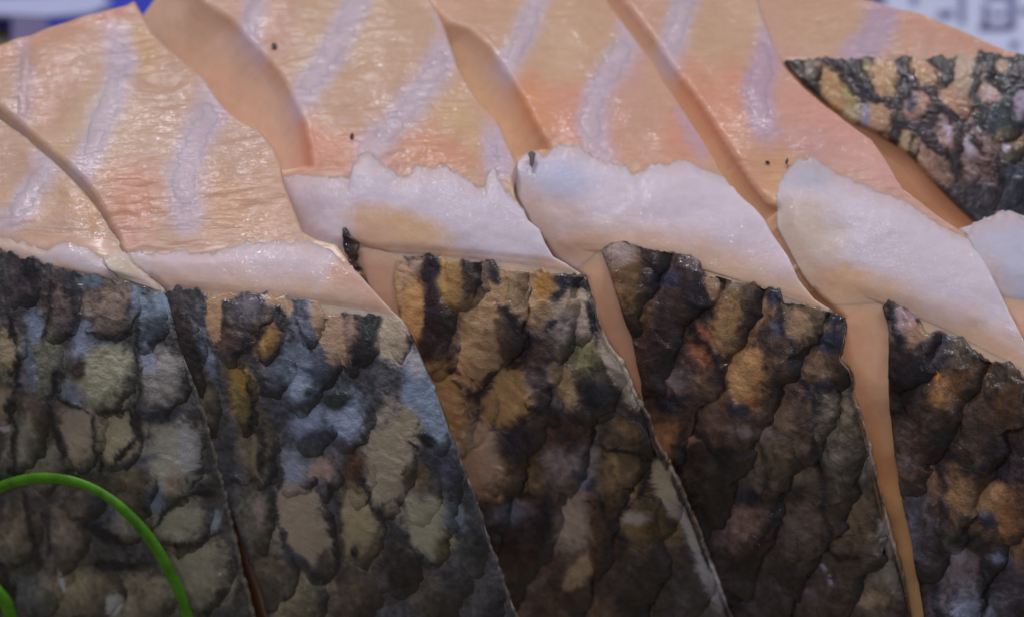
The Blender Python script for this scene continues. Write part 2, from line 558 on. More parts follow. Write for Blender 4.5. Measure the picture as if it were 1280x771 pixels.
    def lattice(s, top, left, right, y0, y1, du, dv, ang):
        """staggered rows of scales running along the slice"""
        lp, rp, tp = (np.array(q, float) for q in (left, right, top))
        out = []
        oi = np.argsort(tp[:, 0]); li = np.argsort(lp[:, 1]); ri = np.argsort(rp[:, 1])
        for j in range(-4, 40):
            y = y0 + j * dv
            if y > y1:
                break
            for i in range(-30, 40):
                hx, hy = _hash(np.int64(i + 100), np.int64(j + 100), s.seed), _hash(np.int64(i + 100), np.int64(j + 100), s.seed + 1)
                x = 640 + (i + 0.5 * (j % 2)) * du + (y - 400) * math.tan(math.radians(ang)) + (hx - .5) * du * .22
                yy = y + (hy - .5) * dv * .30 + (x - lp[0, 0]) * 0.16
                xl = np.interp(yy, lp[li, 1], lp[li, 0]); xr = np.interp(yy, rp[ri, 1], rp[ri, 0])
                if x < xl - 6 or x > xr + 4 or yy < np.interp(x, tp[oi, 0], tp[oi, 1]) - 4 or yy > 790 or x > 1300 or x < -20:
                    continue
                out.append((x, yy, du * (0.62 + 0.10 * hx), dv * (1.02 + 0.2 * hy), -ang - 10 + 16 * (hy - .5), 0.0012 + 0.0007 * hx))
        return out

    def skin(s, top, bot, left, right, base, strokes, scales, step=1.9, edge=(165, 145, 125), lat=None, soft=0.34, bare=(), gain=2.0, lk=1.0, sat=0.86):
        s.skin_left, s.skin_right, s.skin_top = left, right, top
        allst = []
        for sc in scales:
            (cx, cy, rx, ry, rot, col) = sc[:6]
            allst.append(('e', cx, cy, rx * 1.04, ry * 1.04, rot, col, soft))
        allst.sort(key=lambda q: sum(q[6]))
        allst = allst + list(strokes) + list(bare)
        x, y = coons(top, bot, left, right, step)
        nv, nu = x.shape
        v = np.arange(nv)[:, None]
        y = y + np.clip(1 - v / 10.0, 0, 1) * 5.0 * fbm(x / 8, y / 40, s.seed + 41, 3)
        x = x + np.clip(1 - (nu - 1 - np.arange(nu)[None]) / 6.0, 0, 1) * 2.0 * fbm(y / 9, x / 30, s.seed + 42, 2)
        c = mottle(paint(base, allst, x, y, gain, s.seed), x, y, s.seed, sat)
        lum = c.mean(-1)
        h = 0.00042 + 0.00015 * fbm(x / 15, y / 15, s.seed + 43, 3) + 0.00022 * sstep(0.16, 0.04, lum)
        sk = s.sheet('skin', x, y, h, c, 0.0011, M_SKIN, None, lin(edge) * G_FLESH)
        # scales: each a raised, tilted plate sunk into the skin at its root
        lp, rp, tp = np.array(left, float), np.array(right, float), np.array(top, float)
        plates = [(sc[0], sc[1], sc[2] * 1.10, sc[3] * 1.10, sc[4]) + (lk * 0.0009 * min(1.0, sc[2] / 26),) for sc in scales if lat is None or sc[1] < lat[0] - 10]
        if lat is not None:
            plates += s.lattice(top, left, right, *lat)
        plates.sort(key=lambda q: -q[1])
        for i, (cx, cy, rx, ry, rot, lift) in enumerate(plates):
            nr = max(10, int(rx * 2 / 2.4)); na = max(12, int(ry * 2 / 2.4))
            a, b = np.meshgrid(np.linspace(-1, 1, nr), np.linspace(-1, 1, na))
            # square grid -> leaf shaped plate
            mx_ = np.maximum(np.abs(a), np.abs(b)) + 1e-9
            th = np.arctan2(b, a)
            pw = 1.55
            Rb = 1.16 / (np.abs(np.cos(th)) ** pw + np.abs(np.sin(th)) ** pw) ** (1 / pw)
            ea, eb = mx_ * Rb * np.cos(th), mx_ * Rb * np.sin(th)
            r = math.radians(rot); ca, sa = math.cos(r), math.sin(r)
            px_, py_ = ea * rx * 1.12, eb * ry * 1.14
            gx = cx + px_ * ca - py_ * sa; gy = cy + px_ * sa + py_ * ca
            m = min(rx, ry)
            gx, gy = gx + m * 0.26 * fbm(gx / 26, gy / 26, s.seed + 60, 2), gy + m * 0.26 * fbm(gx / 26 + 9, gy / 26, s.seed + 61, 2)
            fr = sstep(0.55, 1.0, mx_)
            gx, gy = gx + fr * 3.2 * fbm(gx / 6, gy / 6, s.seed + 65, 2), gy + fr * 3.2 * fbm(gx / 6 + 5, gy / 6, s.seed + 66, 2)
            # trimmed where the knife cut the skin
            oi = np.argsort(tp[:, 0]); gy = np.maximum(gy, np.interp(gx, tp[oi, 0], tp[oi, 1]) + 2.0)
            li = np.argsort(lp[:, 1]); ri = np.argsort(rp[:, 1])
            gx = np.clip(gx, np.interp(gy, lp[li, 1], lp[li, 0]) + 1.5, np.interp(gy, rp[ri, 1], rp[ri, 0]) - 1.5)
            rad = np.maximum(np.abs(a), np.abs(b))
            dome = (1 - rad ** 2.2)
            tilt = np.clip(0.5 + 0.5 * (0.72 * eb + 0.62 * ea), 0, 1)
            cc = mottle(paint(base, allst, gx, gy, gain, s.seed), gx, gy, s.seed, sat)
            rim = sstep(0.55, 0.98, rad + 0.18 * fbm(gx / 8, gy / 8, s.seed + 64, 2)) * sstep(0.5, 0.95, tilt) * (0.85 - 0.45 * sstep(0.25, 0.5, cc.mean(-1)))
            tone = 1.38 - 0.95 * sstep(0.15, 0.95, tilt) + 0.35 * (_hash(np.int64(i), np.int64(7), s.seed) - 0.5)  # dark margin pigment plus light from the upper left painted into the scale
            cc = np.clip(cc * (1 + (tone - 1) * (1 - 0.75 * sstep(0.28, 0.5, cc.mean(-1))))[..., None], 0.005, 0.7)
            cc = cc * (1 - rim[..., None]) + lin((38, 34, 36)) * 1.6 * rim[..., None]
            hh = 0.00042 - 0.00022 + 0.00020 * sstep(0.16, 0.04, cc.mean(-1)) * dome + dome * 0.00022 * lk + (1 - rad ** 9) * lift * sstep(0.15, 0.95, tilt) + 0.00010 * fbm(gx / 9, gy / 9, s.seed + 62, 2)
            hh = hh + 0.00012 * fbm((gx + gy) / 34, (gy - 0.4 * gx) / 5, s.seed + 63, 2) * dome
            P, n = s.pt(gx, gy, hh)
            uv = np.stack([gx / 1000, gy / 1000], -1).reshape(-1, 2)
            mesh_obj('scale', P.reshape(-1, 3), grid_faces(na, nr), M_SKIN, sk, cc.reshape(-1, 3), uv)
        return sk

# ------------------------------------------------------------------ the table and what lies behind
def prism(name, pix, z0, z1, mat, parent=None):
    p = on_z([q[0] for q in pix], [q[1] for q in pix], z1)
    n = len(pix)
    v = np.r_[p, np.c_[p[:, :2], np.full(n, z0)]]
    me = bpy.data.meshes.new(name)
    f = [list(range(n)), list(range(2 * n - 1, n - 1, -1))] + [[i, i + n, (i + 1) % n + n, (i + 1) % n] for i in range(n)]
    me.from_pydata(v.tolist(), [], f)
    me.update()
    me.materials.append(mat)
    o = bpy.data.objects.new(name, me)
    COL.objects.link(o)
    if parent is not None:
        o.parent = parent
    return o


m_table = plain_mat('table_top', (120, 110, 80), 0.55, 0.2, 40)
tb = mesh_obj('table', [(-1.5, -1.2, 0), (1.5, -1.2, 0), (1.5, 2.0, 0), (-1.5, 2.0, 0)], [(0, 1, 2, 3)], m_table)
tb['kind'] = 'structure'

m_blue = plain_mat('blue_plastic', (48, 62, 190), 0.35, 0.12, 60)
m_white = plain_mat('white_band', (190, 198, 232), 0.5, 0.06, 60)
m_violet = plain_mat('violet_and_shaded_plastic', (112, 104, 140), 0.5, 0.12, 60)  # on the packet this colour paints its shaded side
m_paper = plain_mat('paper', (208, 216, 240), 0.7, 0.04, 80)
m_ink = plain_mat('blue_grey_ink', (112, 116, 156), 0.7, 0.15, 120)

packet = prism('plastic_packet', [(-60, -40), (10, -46), (330, -70), (330, 60), (160, 60), (20, 60), (8, 30), (-60, 30)][0:0] or
               [(14, 60), (14, 16), (-70, 14), (-70, -90), (380, -110), (380, 60)][::-1][::-1], 0.0006, 0.004, m_blue)
tag(packet, 'blurred blue plastic packet with a white band behind the far left slice', 'packet')
prism('white_band', [(-68, -2), (-68, 15), (60, 20), (112, 16), (140, 3), (120, -9), (60, -6)], 0.0042, 0.0052, m_white, packet)
prism('shaded_side_panel', [(15, 58), (15, 21), (58, 22), (66, 58)], 0.0042, 0.0050, m_violet, packet)  # stands in for the packet's shaded side, shade put into the colour

paper = prism('printed_paper', [(1050, 180), (1100, -120), (1500, -140), (1500, 180)], 0.0006, 0.0016, m_paper)
tag(paper, 'blurred white paper with blue grey printed marks behind the skin patch', 'paper')
for q in ([(1228, 4), (1236, 4), (1236, 34), (1228, 34)], [(1260, -8), (1270, -8), (1270, 34), (1260, 34)],
          [(1224, 30), (1266, 30), (1266, 37), (1224, 37)], [(1199, -8), (1206, -8), (1206, 28), (1199, 28)],
          [(1234, -8), (1258, -8), (1258, -2), (1234, -2)], [(1172, 14), (1192, 12), (1192, 20), (1172, 22)],
          [(1138, -6), (1147, -6), (1147, 4), (1138, 4)], [(1240, 14), (1256, 14), (1256, 19), (1240, 19)],
          [(1275, 10), (1290, 10), (1290, 16), (1275, 16)], [(1262, 52), (1272, 50), (1274, 58), (1264, 60)]):
    prism('printed_mark', q, 0.0018, 0.0020, m_ink, paper)
bl = prism('violet_corner', [(1056, -30), (1108, -34), (1106, 8), (1056, 6)], 0.0018, 0.0022, m_violet, paper)

# ------------------------------------------------------------------ colours of flesh
PINK = (206, 152, 132); ROSE = (206, 150, 144); TAN = (200, 164, 134); ORG = (206, 150, 108); LIL = (197, 179, 193)
K = (30, 28, 32); BK = (42, 36, 38)

FOOT = 850
GROUP = 'slices of the cut fish'

# ================================================================== slice A, cut by the left edge of the picture
A = Slice(left=[[(-230, 60), (-215, 270)], [(-215, 270), (-200, 290)], [(-200, 290), (-170, FOOT)]],
          right=[[(-70, 84), (-30, 120), (0, 147), (34, 170), (56, 192), (82, 214), (106, 240), (130, 268), (140, 286)],
                 [(140, 286), (152, 302), (166, 326), (190, 346), (204, 360)],
                 [(204, 360), (214, 398), (227, 440), (240, 480), (253, 512), (264, 562), (280, 622), (304, 728), (320, 792), (334, FOOT)]],
          back=[(-230, 60), (-70, 84)], ridge=((0, 316), (204, 362)), fat_px=(70, 292), zr=0.060, seed=11, slopes=(6, 24, 54, 70))
fA = [('e', 20, 260, 60, 26, -20, (204, 170, 140), .5), ('e', 110, 262, 30, 18, 30, (200, 160, 128), .5)]
fA += [('s', [(66, 186), (52, 218), (30, 250), (8, 284)], 34, LIL, 0.92)]
A.body(fA, base=(194, 160, 138))
A.stripe([(66, 186), (52, 218), (30, 250), (8, 284)], 34, (194, 160, 138), fA)
A.fat([(-195, 268), (-60, 292), (0, 296), (30, 300), (60, 312), (70, 302), (88, 297), (112, 306), (130, 322), (142, 338)],
      [(-195, 296), (-60, 304), (0, 318), (60, 336), (110, 346), (150, 356)],
      [(-195, 268), (-195, 296)], [(142, 338), (150, 356)], [(-195, 292), (0, 312), (55, 330), (205, 362)],
      col=(204, 200, 208), tanw=8, lift=0.0005, extra=[('e', 30, 308, 36, 9, 12, (200, 172, 150), .5)])
A_scales = [(28, 352, 22, 30, 4, (62, 50, 52)), (76, 384, 24, 36, 8, (84, 68, 62)), (140, 384, 32, 32, 0, (100, 82, 66)),
            (186, 398, 22, 34, 6, (72, 84, 96)), (14, 436, 17, 26, 0, (128, 110, 76)), (60, 446, 19, 42, -8, (92, 90, 68)),
            (132, 466, 34, 42, 4, (122, 118, 90)), (204, 470, 30, 36, -12, (112, 106, 98)),
            (44, 516, 19, 42, -4, (78, 64, 52)), (3, 505, 16, 24, 0, (122, 102, 78)), (26, 556, 19, 34, 8, (116, 106, 88)),
            (100, 540, 27, 41, -4, (128, 110, 88)), (152, 546, 25, 33, 10, (136, 122, 88)), (216, 566, 32, 46, -8, (130, 126, 104)),
            (60, 582, 26, 26, 0, (100, 90, 72)), (166, 606, 25, 32, -15, (92, 78, 58)), (108, 618, 26, 28, 10, (82, 70, 62)),
            (226, 648, 34, 32, 0, (116, 110, 86)), (26, 662, 24, 36, 5, (96, 82, 62)), (84, 668, 24, 36, 8, (96, 82, 66)),
            (160, 650, 27, 24, 20, (96, 90, 76)), (248, 715, 38, 42, -8, (118, 110, 86)), (104, 736, 44, 32, 8, (102, 90, 64)),
            (45, 742, 26, 28, 0, (78, 78, 76)), (180, 745, 36, 32, -6, (100, 90, 66)), (0, 735, 18, 30, 0, (70, 62, 48))]
A_paint = [('e', 41, 336, 11, 16, -20, K, .4), ('e', 95, 356, 13, 20, -20, (46, 44, 48), .5), ('e', 116, 350, 15, 8, 10, (66, 78, 88), .5),
           ('e', 45, 406, 9, 22, -8, (88, 98, 120), .5), ('e', 40, 452, 9, 30, -10, (78, 88, 100), .6), ('e', 103, 422, 12, 24, 12, (98, 108, 134), .5),
           ('e', 174, 376, 7, 22, -14, (82, 98, 118), .5), ('e', 202, 376, 9, 18, -14, (84, 106, 120), .5),
           ('e', 186, 446, 7, 18, -10, (104, 124, 152), .5), ('e', 100, 456, 9, 13, 0, (58, 46, 40), .4), ('e', 120, 424, 30, 7, -6, (80, 84, 98), .6),
           ('e', 90, 490, 12, 16, -30, (88, 98, 116), .6), ('e', 8, 532, 6, 6, 0, (150, 142, 136), .5), ('e', 30, 470, 8, 14, 0, (84, 76, 88), .5),
           ('e', 205, 516, 26, 11, -12, (48, 50, 62), .5), ('e', 200, 622, 13, 18, -20, (80, 92, 114), .6), ('e', 170, 575, 30, 6, -15, (64, 66, 80), .6),
           ('e', 225, 604, 13, 20, 0, (120, 104, 80), .5), ('e', 236, 560, 14, 30, -8, (132, 128, 128), .6), ('e', 135, 632, 18, 16, 20, (66, 72, 84), .6),
           ('e', 130, 662, 34, 9, 28, K, .4), ('e', 150, 702, 32, 8, 0, K, .4), ('e', 145, 752, 8, 12, 25, (160, 158, 150), .4),
           ('e', 78, 722, 3, 14, -15, (150, 148, 144), .5), ('e', 270, 648, 10, 12, 0, (96, 104, 110), .6),
           ('l', [(18, 396), (26, 440), (24, 480), (12, 506), (22, 534), (14, 590)], 8, K), ('l', [(62, 492), (70, 540), (84, 578), (100, 590)], 8, K),
           ('l', [(76, 462), (78, 498), (102, 503), (122, 520), (128, 592)], 8, K), ('l', [(128, 515), (168, 508), (176, 545), (140, 576)], 7, K),
           ('l', [(170, 400), (174, 470), (176, 530)], 6, BK), ('l', [(196, 655), (214, 632), (240, 616), (268, 612)], 8, K),
           ('l', [(206, 672), (240, 674), (276, 662)], 8, BK), ('l', [(108, 415), (140, 420), (170, 412)], 6, BK), ('l', [(66, 350), (62, 392), (56, 420)], 6, BK),
           ('l', [(34, 620), (40, 660), (52, 700)], 9, K), ('l', [(60, 640), (62, 690)], 9, BK), ('l', [(6, 700), (16, 735), (14, 771)], 9, K)]
A.skin([(-195, 292), (-30, 306), (0, 312), (30, 322), (44, 324), (55, 330), (75, 334), (100, 340), (135, 347), (150, 353), (160, 352), (184, 360), (196, 366), (206, 364)],
       [(-170, FOOT), (334, FOOT)], [(-195, 292), (-170, FOOT)],
       [(206, 364), (216, 400), (229, 440), (242, 480), (254, 512), (265, 562), (281, 622), (305, 728), (321, 792), (335, FOOT)],
       (60, 56, 54), A_paint, A_scales, edge=(150, 142, 132), gain=2.75, lk=0.5, sat=0.66, soft=0.45)
tag(A.root, 'slice at the far left with pebbly grey and cream scales under the green shred', 'fish slice', GROUP)

# ================================================================== slice B
B = Slice(left=[[(-150, 118), (-60, 120), (0, 135), (34, 163), (58, 184), (80, 204), (104, 226), (122, 252), (140, 285), (148, 300)],
                [(148, 300), (166, 330), (196, 352), (206, 364)],
                [(206, 364), (216, 400), (234, 470), (252, 540), (270, 600), (284, 632), (302, 676), (326, 742), (342, 792), (362, FOOT)]],
          right=[[(168, 0), (189, 37), (208, 58), (229, 74), (253, 94), (270, 121), (290, 142), (327, 165), (344, 189), (352, 210), (354, 228), (366, 258), (378, 288)],
                 [(378, 288), (396, 298), (420, 305), (440, 334), (462, 358), (486, 384), (503, 400)],
                 [(503, 400), (514, 420), (524, 443), (540, 479), (556, 523), (569, 559), (592, 616), (616, 690), (646, 771), (676, FOOT)]],
          back=[(-150, 118), (-60, 84), (0, 58), (22, 49), (39, 45), (62, 33), (97, 23), (133, 14), (158, 6), (168, 0)],
          ridge=((206, 362), (503, 398)), fat_px=(270, 305), zr=0.060, seed=23, slopes=(7, 24, 54, 70), round_left=8, lean=(0.6, 0.3, 0.0))
fB = [('e', 60, 45, 120, 22, -20, (198, 152, 126), .6), ('e', 145, 30, 20, 40, -8, (200, 150, 130), .6), ('e', 175, 60, 16, 40, -25, (200, 160, 118), .6),
      ('e', 110, 165, 60, 50, 0, (198, 168, 138), .6), ('e', 300, 260, 60, 34, 10, (204, 160, 128), .6), ('e', 165, 250, 36, 40, 0, (206, 152, 126), .6),
      ('e', 330, 235, 30, 40, 20, (204, 166, 140), .6), ('e', 150, 290, 30, 16, 20, (206, 158, 140), .6), ('e', 60, 110, 30, 60, 10, (200, 160, 138), .6)]
b0 = (198, 164, 142)
fB += [('s', [(30, 55), (32, 100), (27, 140), (20, 172)], 22, (186, 156, 168), .6), ('s', [(146, 44), (152, 84), (138, 128), (120, 168), (104, 212)], 36, LIL, 0.92), ('s', [(272, 116), (258, 148), (240, 186), (228, 226), (234, 268)], 42, LIL, 0.92)]
B.body(fB, base=b0)
B.stripe([(30, 55), (32, 100), (27, 140), (20, 172)], 22, b0, fB, (186, 156, 168), .6)
B.stripe([(146, 44), (152, 84), (138, 128), (120, 168), (104, 212)], 36, b0, fB)
B.stripe([(272, 116), (258, 148), (240, 186), (228, 226), (234, 268)], 42, b0, fB)
B.fat([(128, 322), (140, 315), (162, 312), (189, 316), (216, 310), (240, 314), (263, 316), (280, 308), (310, 299), (337, 297), (388, 299), (412, 308), (424, 322), (440, 334)],
      [(150, 346), (206, 366), (300, 376), (400, 386), (500, 402)],
      [(128, 322), (136, 336), (150, 346)], [(440, 334), (462, 358), (486, 384), (502, 402)],
      [(205, 362), (300, 368), (395, 376), (500, 398)], col=(212, 196, 198), tanw=42, lift=0.0008,
      extra=[('e', 150, 332, 26, 16, 20, (204, 190, 164), .6), ('e', 460, 366, 36, 18, 42, (206, 166, 152), .6), ('e', 430, 345, 20, 20, 0, (206, 164, 140), .6)])
B_scales = [(236, 428, 17, 54, -14, (50, 38, 34)), (258, 500, 16, 38, -14, (86, 76, 56)), (288, 418, 23, 28, 0, (70, 52, 40)),
            (318, 384, 24, 24, 10, (74, 68, 72)), (336, 424, 17, 26, 6, (110, 82, 48)), (303, 492, 17, 42, -10, (112, 92, 46)),
            (336, 462, 26, 28, 0, (60, 54, 58)), (384, 396, 19, 30, -12, (80, 84, 96)), (378, 462, 34, 40, -10, (78, 88, 104)),
            (446, 428, 24, 32, 8, (48, 42, 40)), (492, 420, 17, 26, -20, (168, 146, 116)), (430, 520, 30, 34, -16, (86, 98, 118)),
            (386, 524, 28, 32, 0, (82, 92, 110)), (324, 560, 22, 40, -8, (104, 92, 66)), (487, 572, 29, 60, 4, (150, 134, 108)),
            (509, 530, 12, 24, 0, (148, 130, 104)), (534, 505, 18, 56, -20, (96, 112, 134)), (366, 588, 24, 26, 10, (96, 104, 118)),
            (404, 592, 22, 28, -8, (112, 100, 96)), (322, 642, 22, 40, -8, (98, 92, 74)), (382, 656, 32, 58, -18, (150, 132, 108)),
            (446, 588, 20, 36, 0, (74, 58, 46)), (452, 654, 24, 44, -6, (132, 118, 86)), (522, 612, 28, 36, -14, (96, 86, 74)),
            (552, 590, 22, 40, -20, (62, 62, 68)), (536, 654, 28, 38, -18, (132, 126, 102)), (580, 672, 22, 42, -18, (60, 60, 62)),
            (494, 700, 28, 36, -10, (54, 46, 44)), (336, 712, 30, 34, -8, (82, 70, 54)), (374, 748, 32, 36, -10, (108, 98, 74)),
            (440, 740, 36, 36, 0, (76, 62, 48)), (540, 736, 36, 34, -10, (76, 66, 58)), (600, 742, 34, 32, -14, (72, 68, 68))]
B_paint = [('e', 240, 370, 14, 14, 0, (58, 58, 54), .5), ('e', 270, 392, 9, 30, -4, (176, 132, 84), .35), ('e', 414, 412, 18, 44, -20, (182, 144, 106), .3),
           ('e', 346, 374, 13, 9, 10, (176, 136, 94), .4), ('e', 358, 384, 8, 10, 0, (164, 124, 84), .4), ('e', 282, 370, 12, 5, 0, (168, 128, 88), .5),
           ('e', 338, 426, 10, 18, 8, (158, 116, 46), .35), ('e', 352, 394, 8, 16, -10, K, .5), ('e', 302, 470, 9, 20, -8, (160, 120, 34), .4),
           ('e', 466, 406, 12, 15, 0, (40, 46, 44), .5), ('e', 436, 412, 12, 18, 20, (110, 84, 66), .5), ('e', 262, 442, 7, 34, -12, (84, 94, 110), .5),
           ('e', 374, 478, 15, 16, 0, (104, 122, 140), .6), ('e', 420, 498, 16, 11, -30, (40, 42, 38), .5), ('e', 437, 526, 15, 17, 0, (122, 136, 162), .6),
           ('e', 384, 528, 14, 14, 0, (110, 126, 152), .7), ('e', 352, 510, 14, 26, 0, (66, 64, 80), .6), ('e', 400, 545, 24, 12, 0, (62, 66, 84), .6),
           ('e', 522, 454, 9, 18, -10, (126, 122, 126), .5), ('e', 520, 488, 13, 16, -20, (108, 128, 154), .6), ('e', 545, 522, 8, 28, -20, (110, 126, 148), .6),
           ('e', 536, 548, 14, 8, 35, K, .5), ('e', 560, 580, 14, 22, -22, (62, 60, 76), .5), ('e', 505, 585, 8, 8, 30, (50, 44, 42), .5),
           ('e', 520, 590, 20, 16, 0, (92, 74, 52), .6), ('e', 445, 576, 9, 18, 0, (84, 54, 34), .5), ('e', 445, 686, 5, 10, 15, K, .3),
           ('e', 326, 640, 7, 22, -6, (126, 104, 98), .5), ('e', 402, 588, 12, 16, 30, (146, 118, 102), .5), ('e', 366, 590, 9, 12, 0, (112, 126, 146), .6),
           ('e', 556, 680, 12, 14, 0, (104, 98, 62), .5), ('e', 570, 640, 12, 18, -20, (92, 102, 116), .6), ('e', 400, 690, 12, 26, -20, (104, 92, 76), .6),
           ('l', [(296, 438), (316, 428), (332, 408)], 6, K), ('l', [(300, 446), (318, 520), (330, 560), (326, 600)], 7, BK), ('l', [(372, 400), (392, 440)], 5, BK),
           ('l', [(340, 600), (352, 650), (370, 700), (398, 724)], 12, (48, 48, 58)), ('l', [(292, 600), (310, 600), (322, 592)], 8, BK), ('l', [(345, 560), (350, 610), (342, 640)], 9, (50, 46, 46)),
           ('l', [(454, 598), (474, 636), (506, 668), (530, 700), (560, 724)], 10, (46, 48, 54)), ('l', [(420, 610), (428, 660), (426, 720)], 12, (58, 48, 44)),
           ('l', [(396, 600), (420, 640)], 14, (62, 58, 68)), ('l', [(410, 375), (398, 384), (402, 412), (418, 444), (440, 462)], 4, BK), ('l', [(500, 520), (506, 546), (520, 560)], 3, BK)]
B_top = [(206, 364), (222, 358), (240, 359), (250, 364), (258, 370), (262, 362), (266, 372), (276, 366), (300, 368), (318, 368), (334, 365), (346, 372), (360, 370), (372, 374), (392, 377), (398, 379), (410, 396), (430, 391), (455, 393), (478, 396), (500, 400)]
B.skin(B_top, [(362, FOOT), (676, FOOT)],
       [(206, 364), (216, 400), (234, 470), (252, 540), (270, 600), (284, 632), (302, 676), (326, 742), (342, 792), (362, FOOT)],
       [(500, 400), (514, 420), (524, 443), (540, 479), (556, 523), (569, 559), (592, 616), (616, 690), (646, 771), (676, FOOT)],
       (64, 62, 66), B_paint, B_scales, edge=(140, 136, 132), soft=0.50, gain=2.55, lk=0.5, sat=0.74, bare=[
    ('e', 484, 574, 20, 54, 6, (168, 150, 120), .15), ('e', 508, 530, 8, 18, -4, (148, 132, 104), .25), ('e', 378, 650, 23, 50, -16, (164, 144, 116), .18), ('e', 446, 646, 14, 34, -6, (134, 120, 84), .35),
    ('e', 532, 650, 18, 28, -14, (134, 128, 100), .3), ('e', 412, 412, 15, 40, -20, (182, 146, 108), .2), ('e', 490, 424, 13, 22, -20, (168, 148, 118), .3), ('e', 270, 392, 7, 26, -4, (176, 134, 86), .3)])
tag(B.root, 'slice with blue grey mottled skin, second from the left', 'fish slice', GROUP)

# ================================================================== slice C
C = Slice(left=[[(222, -50), (250, 0), (287, 24), (304, 44), (321, 62), (340, 82), (355, 104), (367, 130), (378, 156), (385, 186), (386, 206)],
                [(386, 206), (352, 213), (346, 226), (350, 250), (364, 282), (386, 304), (410, 322), (430, 342)],
                [(430, 342), (452, 368), (480, 400), (500, 443), (515, 479), (531, 523), (567, 616), (620, 771), (650, FOOT)]],
          right=[[(512, -50), (540, 3), (553, 27), (563, 57), (573, 86), (587, 108), (600, 128), (621, 148), (631, 172), (640, 190), (646, 205)],
                 [(646, 205), (640, 222), (644, 246), (654, 262), (660, 276), (675, 289), (682, 306), (692, 322), (708, 330), (734, 347)],
                 [(734, 347), (743, 375), (750, 404), (762, 430), (778, 450), (788, 474), (800, 500), (808, 514), (820, 547), (839, 581), (852, 612), (874, 665), (914, 765), (948, FOOT)]],
          back=[(222, -50), (370, -58), (512, -50)], ridge=((440, 296), (734, 345)), fat_px=(500, 216), zr=0.058, seed=37, slopes=(6, 24, 52, 70), round_left=9)
fC = [('e', 430, 40, 110, 60, -15, (200, 168, 140), .7), ('e', 430, 190, 60, 30, 0, (208, 152, 124), .6), ('e', 545, 190, 50, 34, 20, (208, 152, 122), .6),
      ('e', 330, 30, 40, 60, 0, (200, 160, 140), .6), ('e', 570, 140, 24, 40, -30, (204, 168, 130), .6), ('e', 385, 190, 20, 40, 0, (208, 148, 122), .6),
      ('e', 470, 215, 40, 16, 0, (206, 150, 134), .6), ('e', 620, 200, 16, 30, 0, (196, 166, 178), .5)]
c0 = (200, 164, 140)
fC += [('s', [(326, -14), (314, 20), (310, 50), (318, 70)], 28, LIL, 0.92), ('s', [(456, -20), (432, 34), (404, 80), (372, 128)], 38, LIL, 0.92), ('s', [(568, 54), (532, 106), (500, 146), (462, 186)], 38, LIL, 0.92), ('s', [(545, -30), (548, 0), (552, 24)], 20, LIL, .7), ('s', [(616, 168), (618, 186), (628, 206)], 26, LIL, .8)]
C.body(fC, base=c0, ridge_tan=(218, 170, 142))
C.stripe([(326, -14), (314, 20), (310, 50), (318, 70)], 28, c0, fC)
C.stripe([(456, -20), (432, 34), (404, 80), (372, 128)], 38, c0, fC)
C.stripe([(568, 54), (532, 106), (500, 146), (462, 186)], 38, c0, fC)
C.stripe([(545, -30), (548, 0), (552, 24)], 20, c0, fC, fade=.7)
C.stripe([(616, 168), (618, 186), (628, 206)], 26, c0, fC, fade=.8)
C.fat([(347, 222), (371, 217), (392, 215), (418, 220), (437, 221), (441, 204), (457, 189), (468, 193), (478, 203), (496, 216), (509, 216), (522, 202), (540, 206), (560, 207), (574, 216), (600, 229), (606, 229), (609, 209), (616, 200), (622, 216), (628, 234), (644, 250)],
      [(416, 324), (440, 316), (470, 314), (500, 322), (560, 326), (620, 332), (680, 340), (732, 350)],
      [(347, 222), (351, 250), (366, 282), (388, 304), (416, 324)], [(644, 250), (654, 262), (660, 276), (675, 289), (682, 306), (692, 322), (708, 330), (732, 350)],
      [(505, 320), (560, 322), (640, 336), (735, 346)], col=(211, 197, 202), tanw=20, lift=0.0009,
      extra=[('e', 500, 286, 64, 22, 14, (212, 176, 136), .55), ('e', 470, 300, 34, 26, 30, (208, 170, 140), .5), ('e', 375, 250, 30, 40, -20, (196, 178, 180), .6), ('e', 690, 336, 30, 9, 20, (204, 172, 148), .5)])
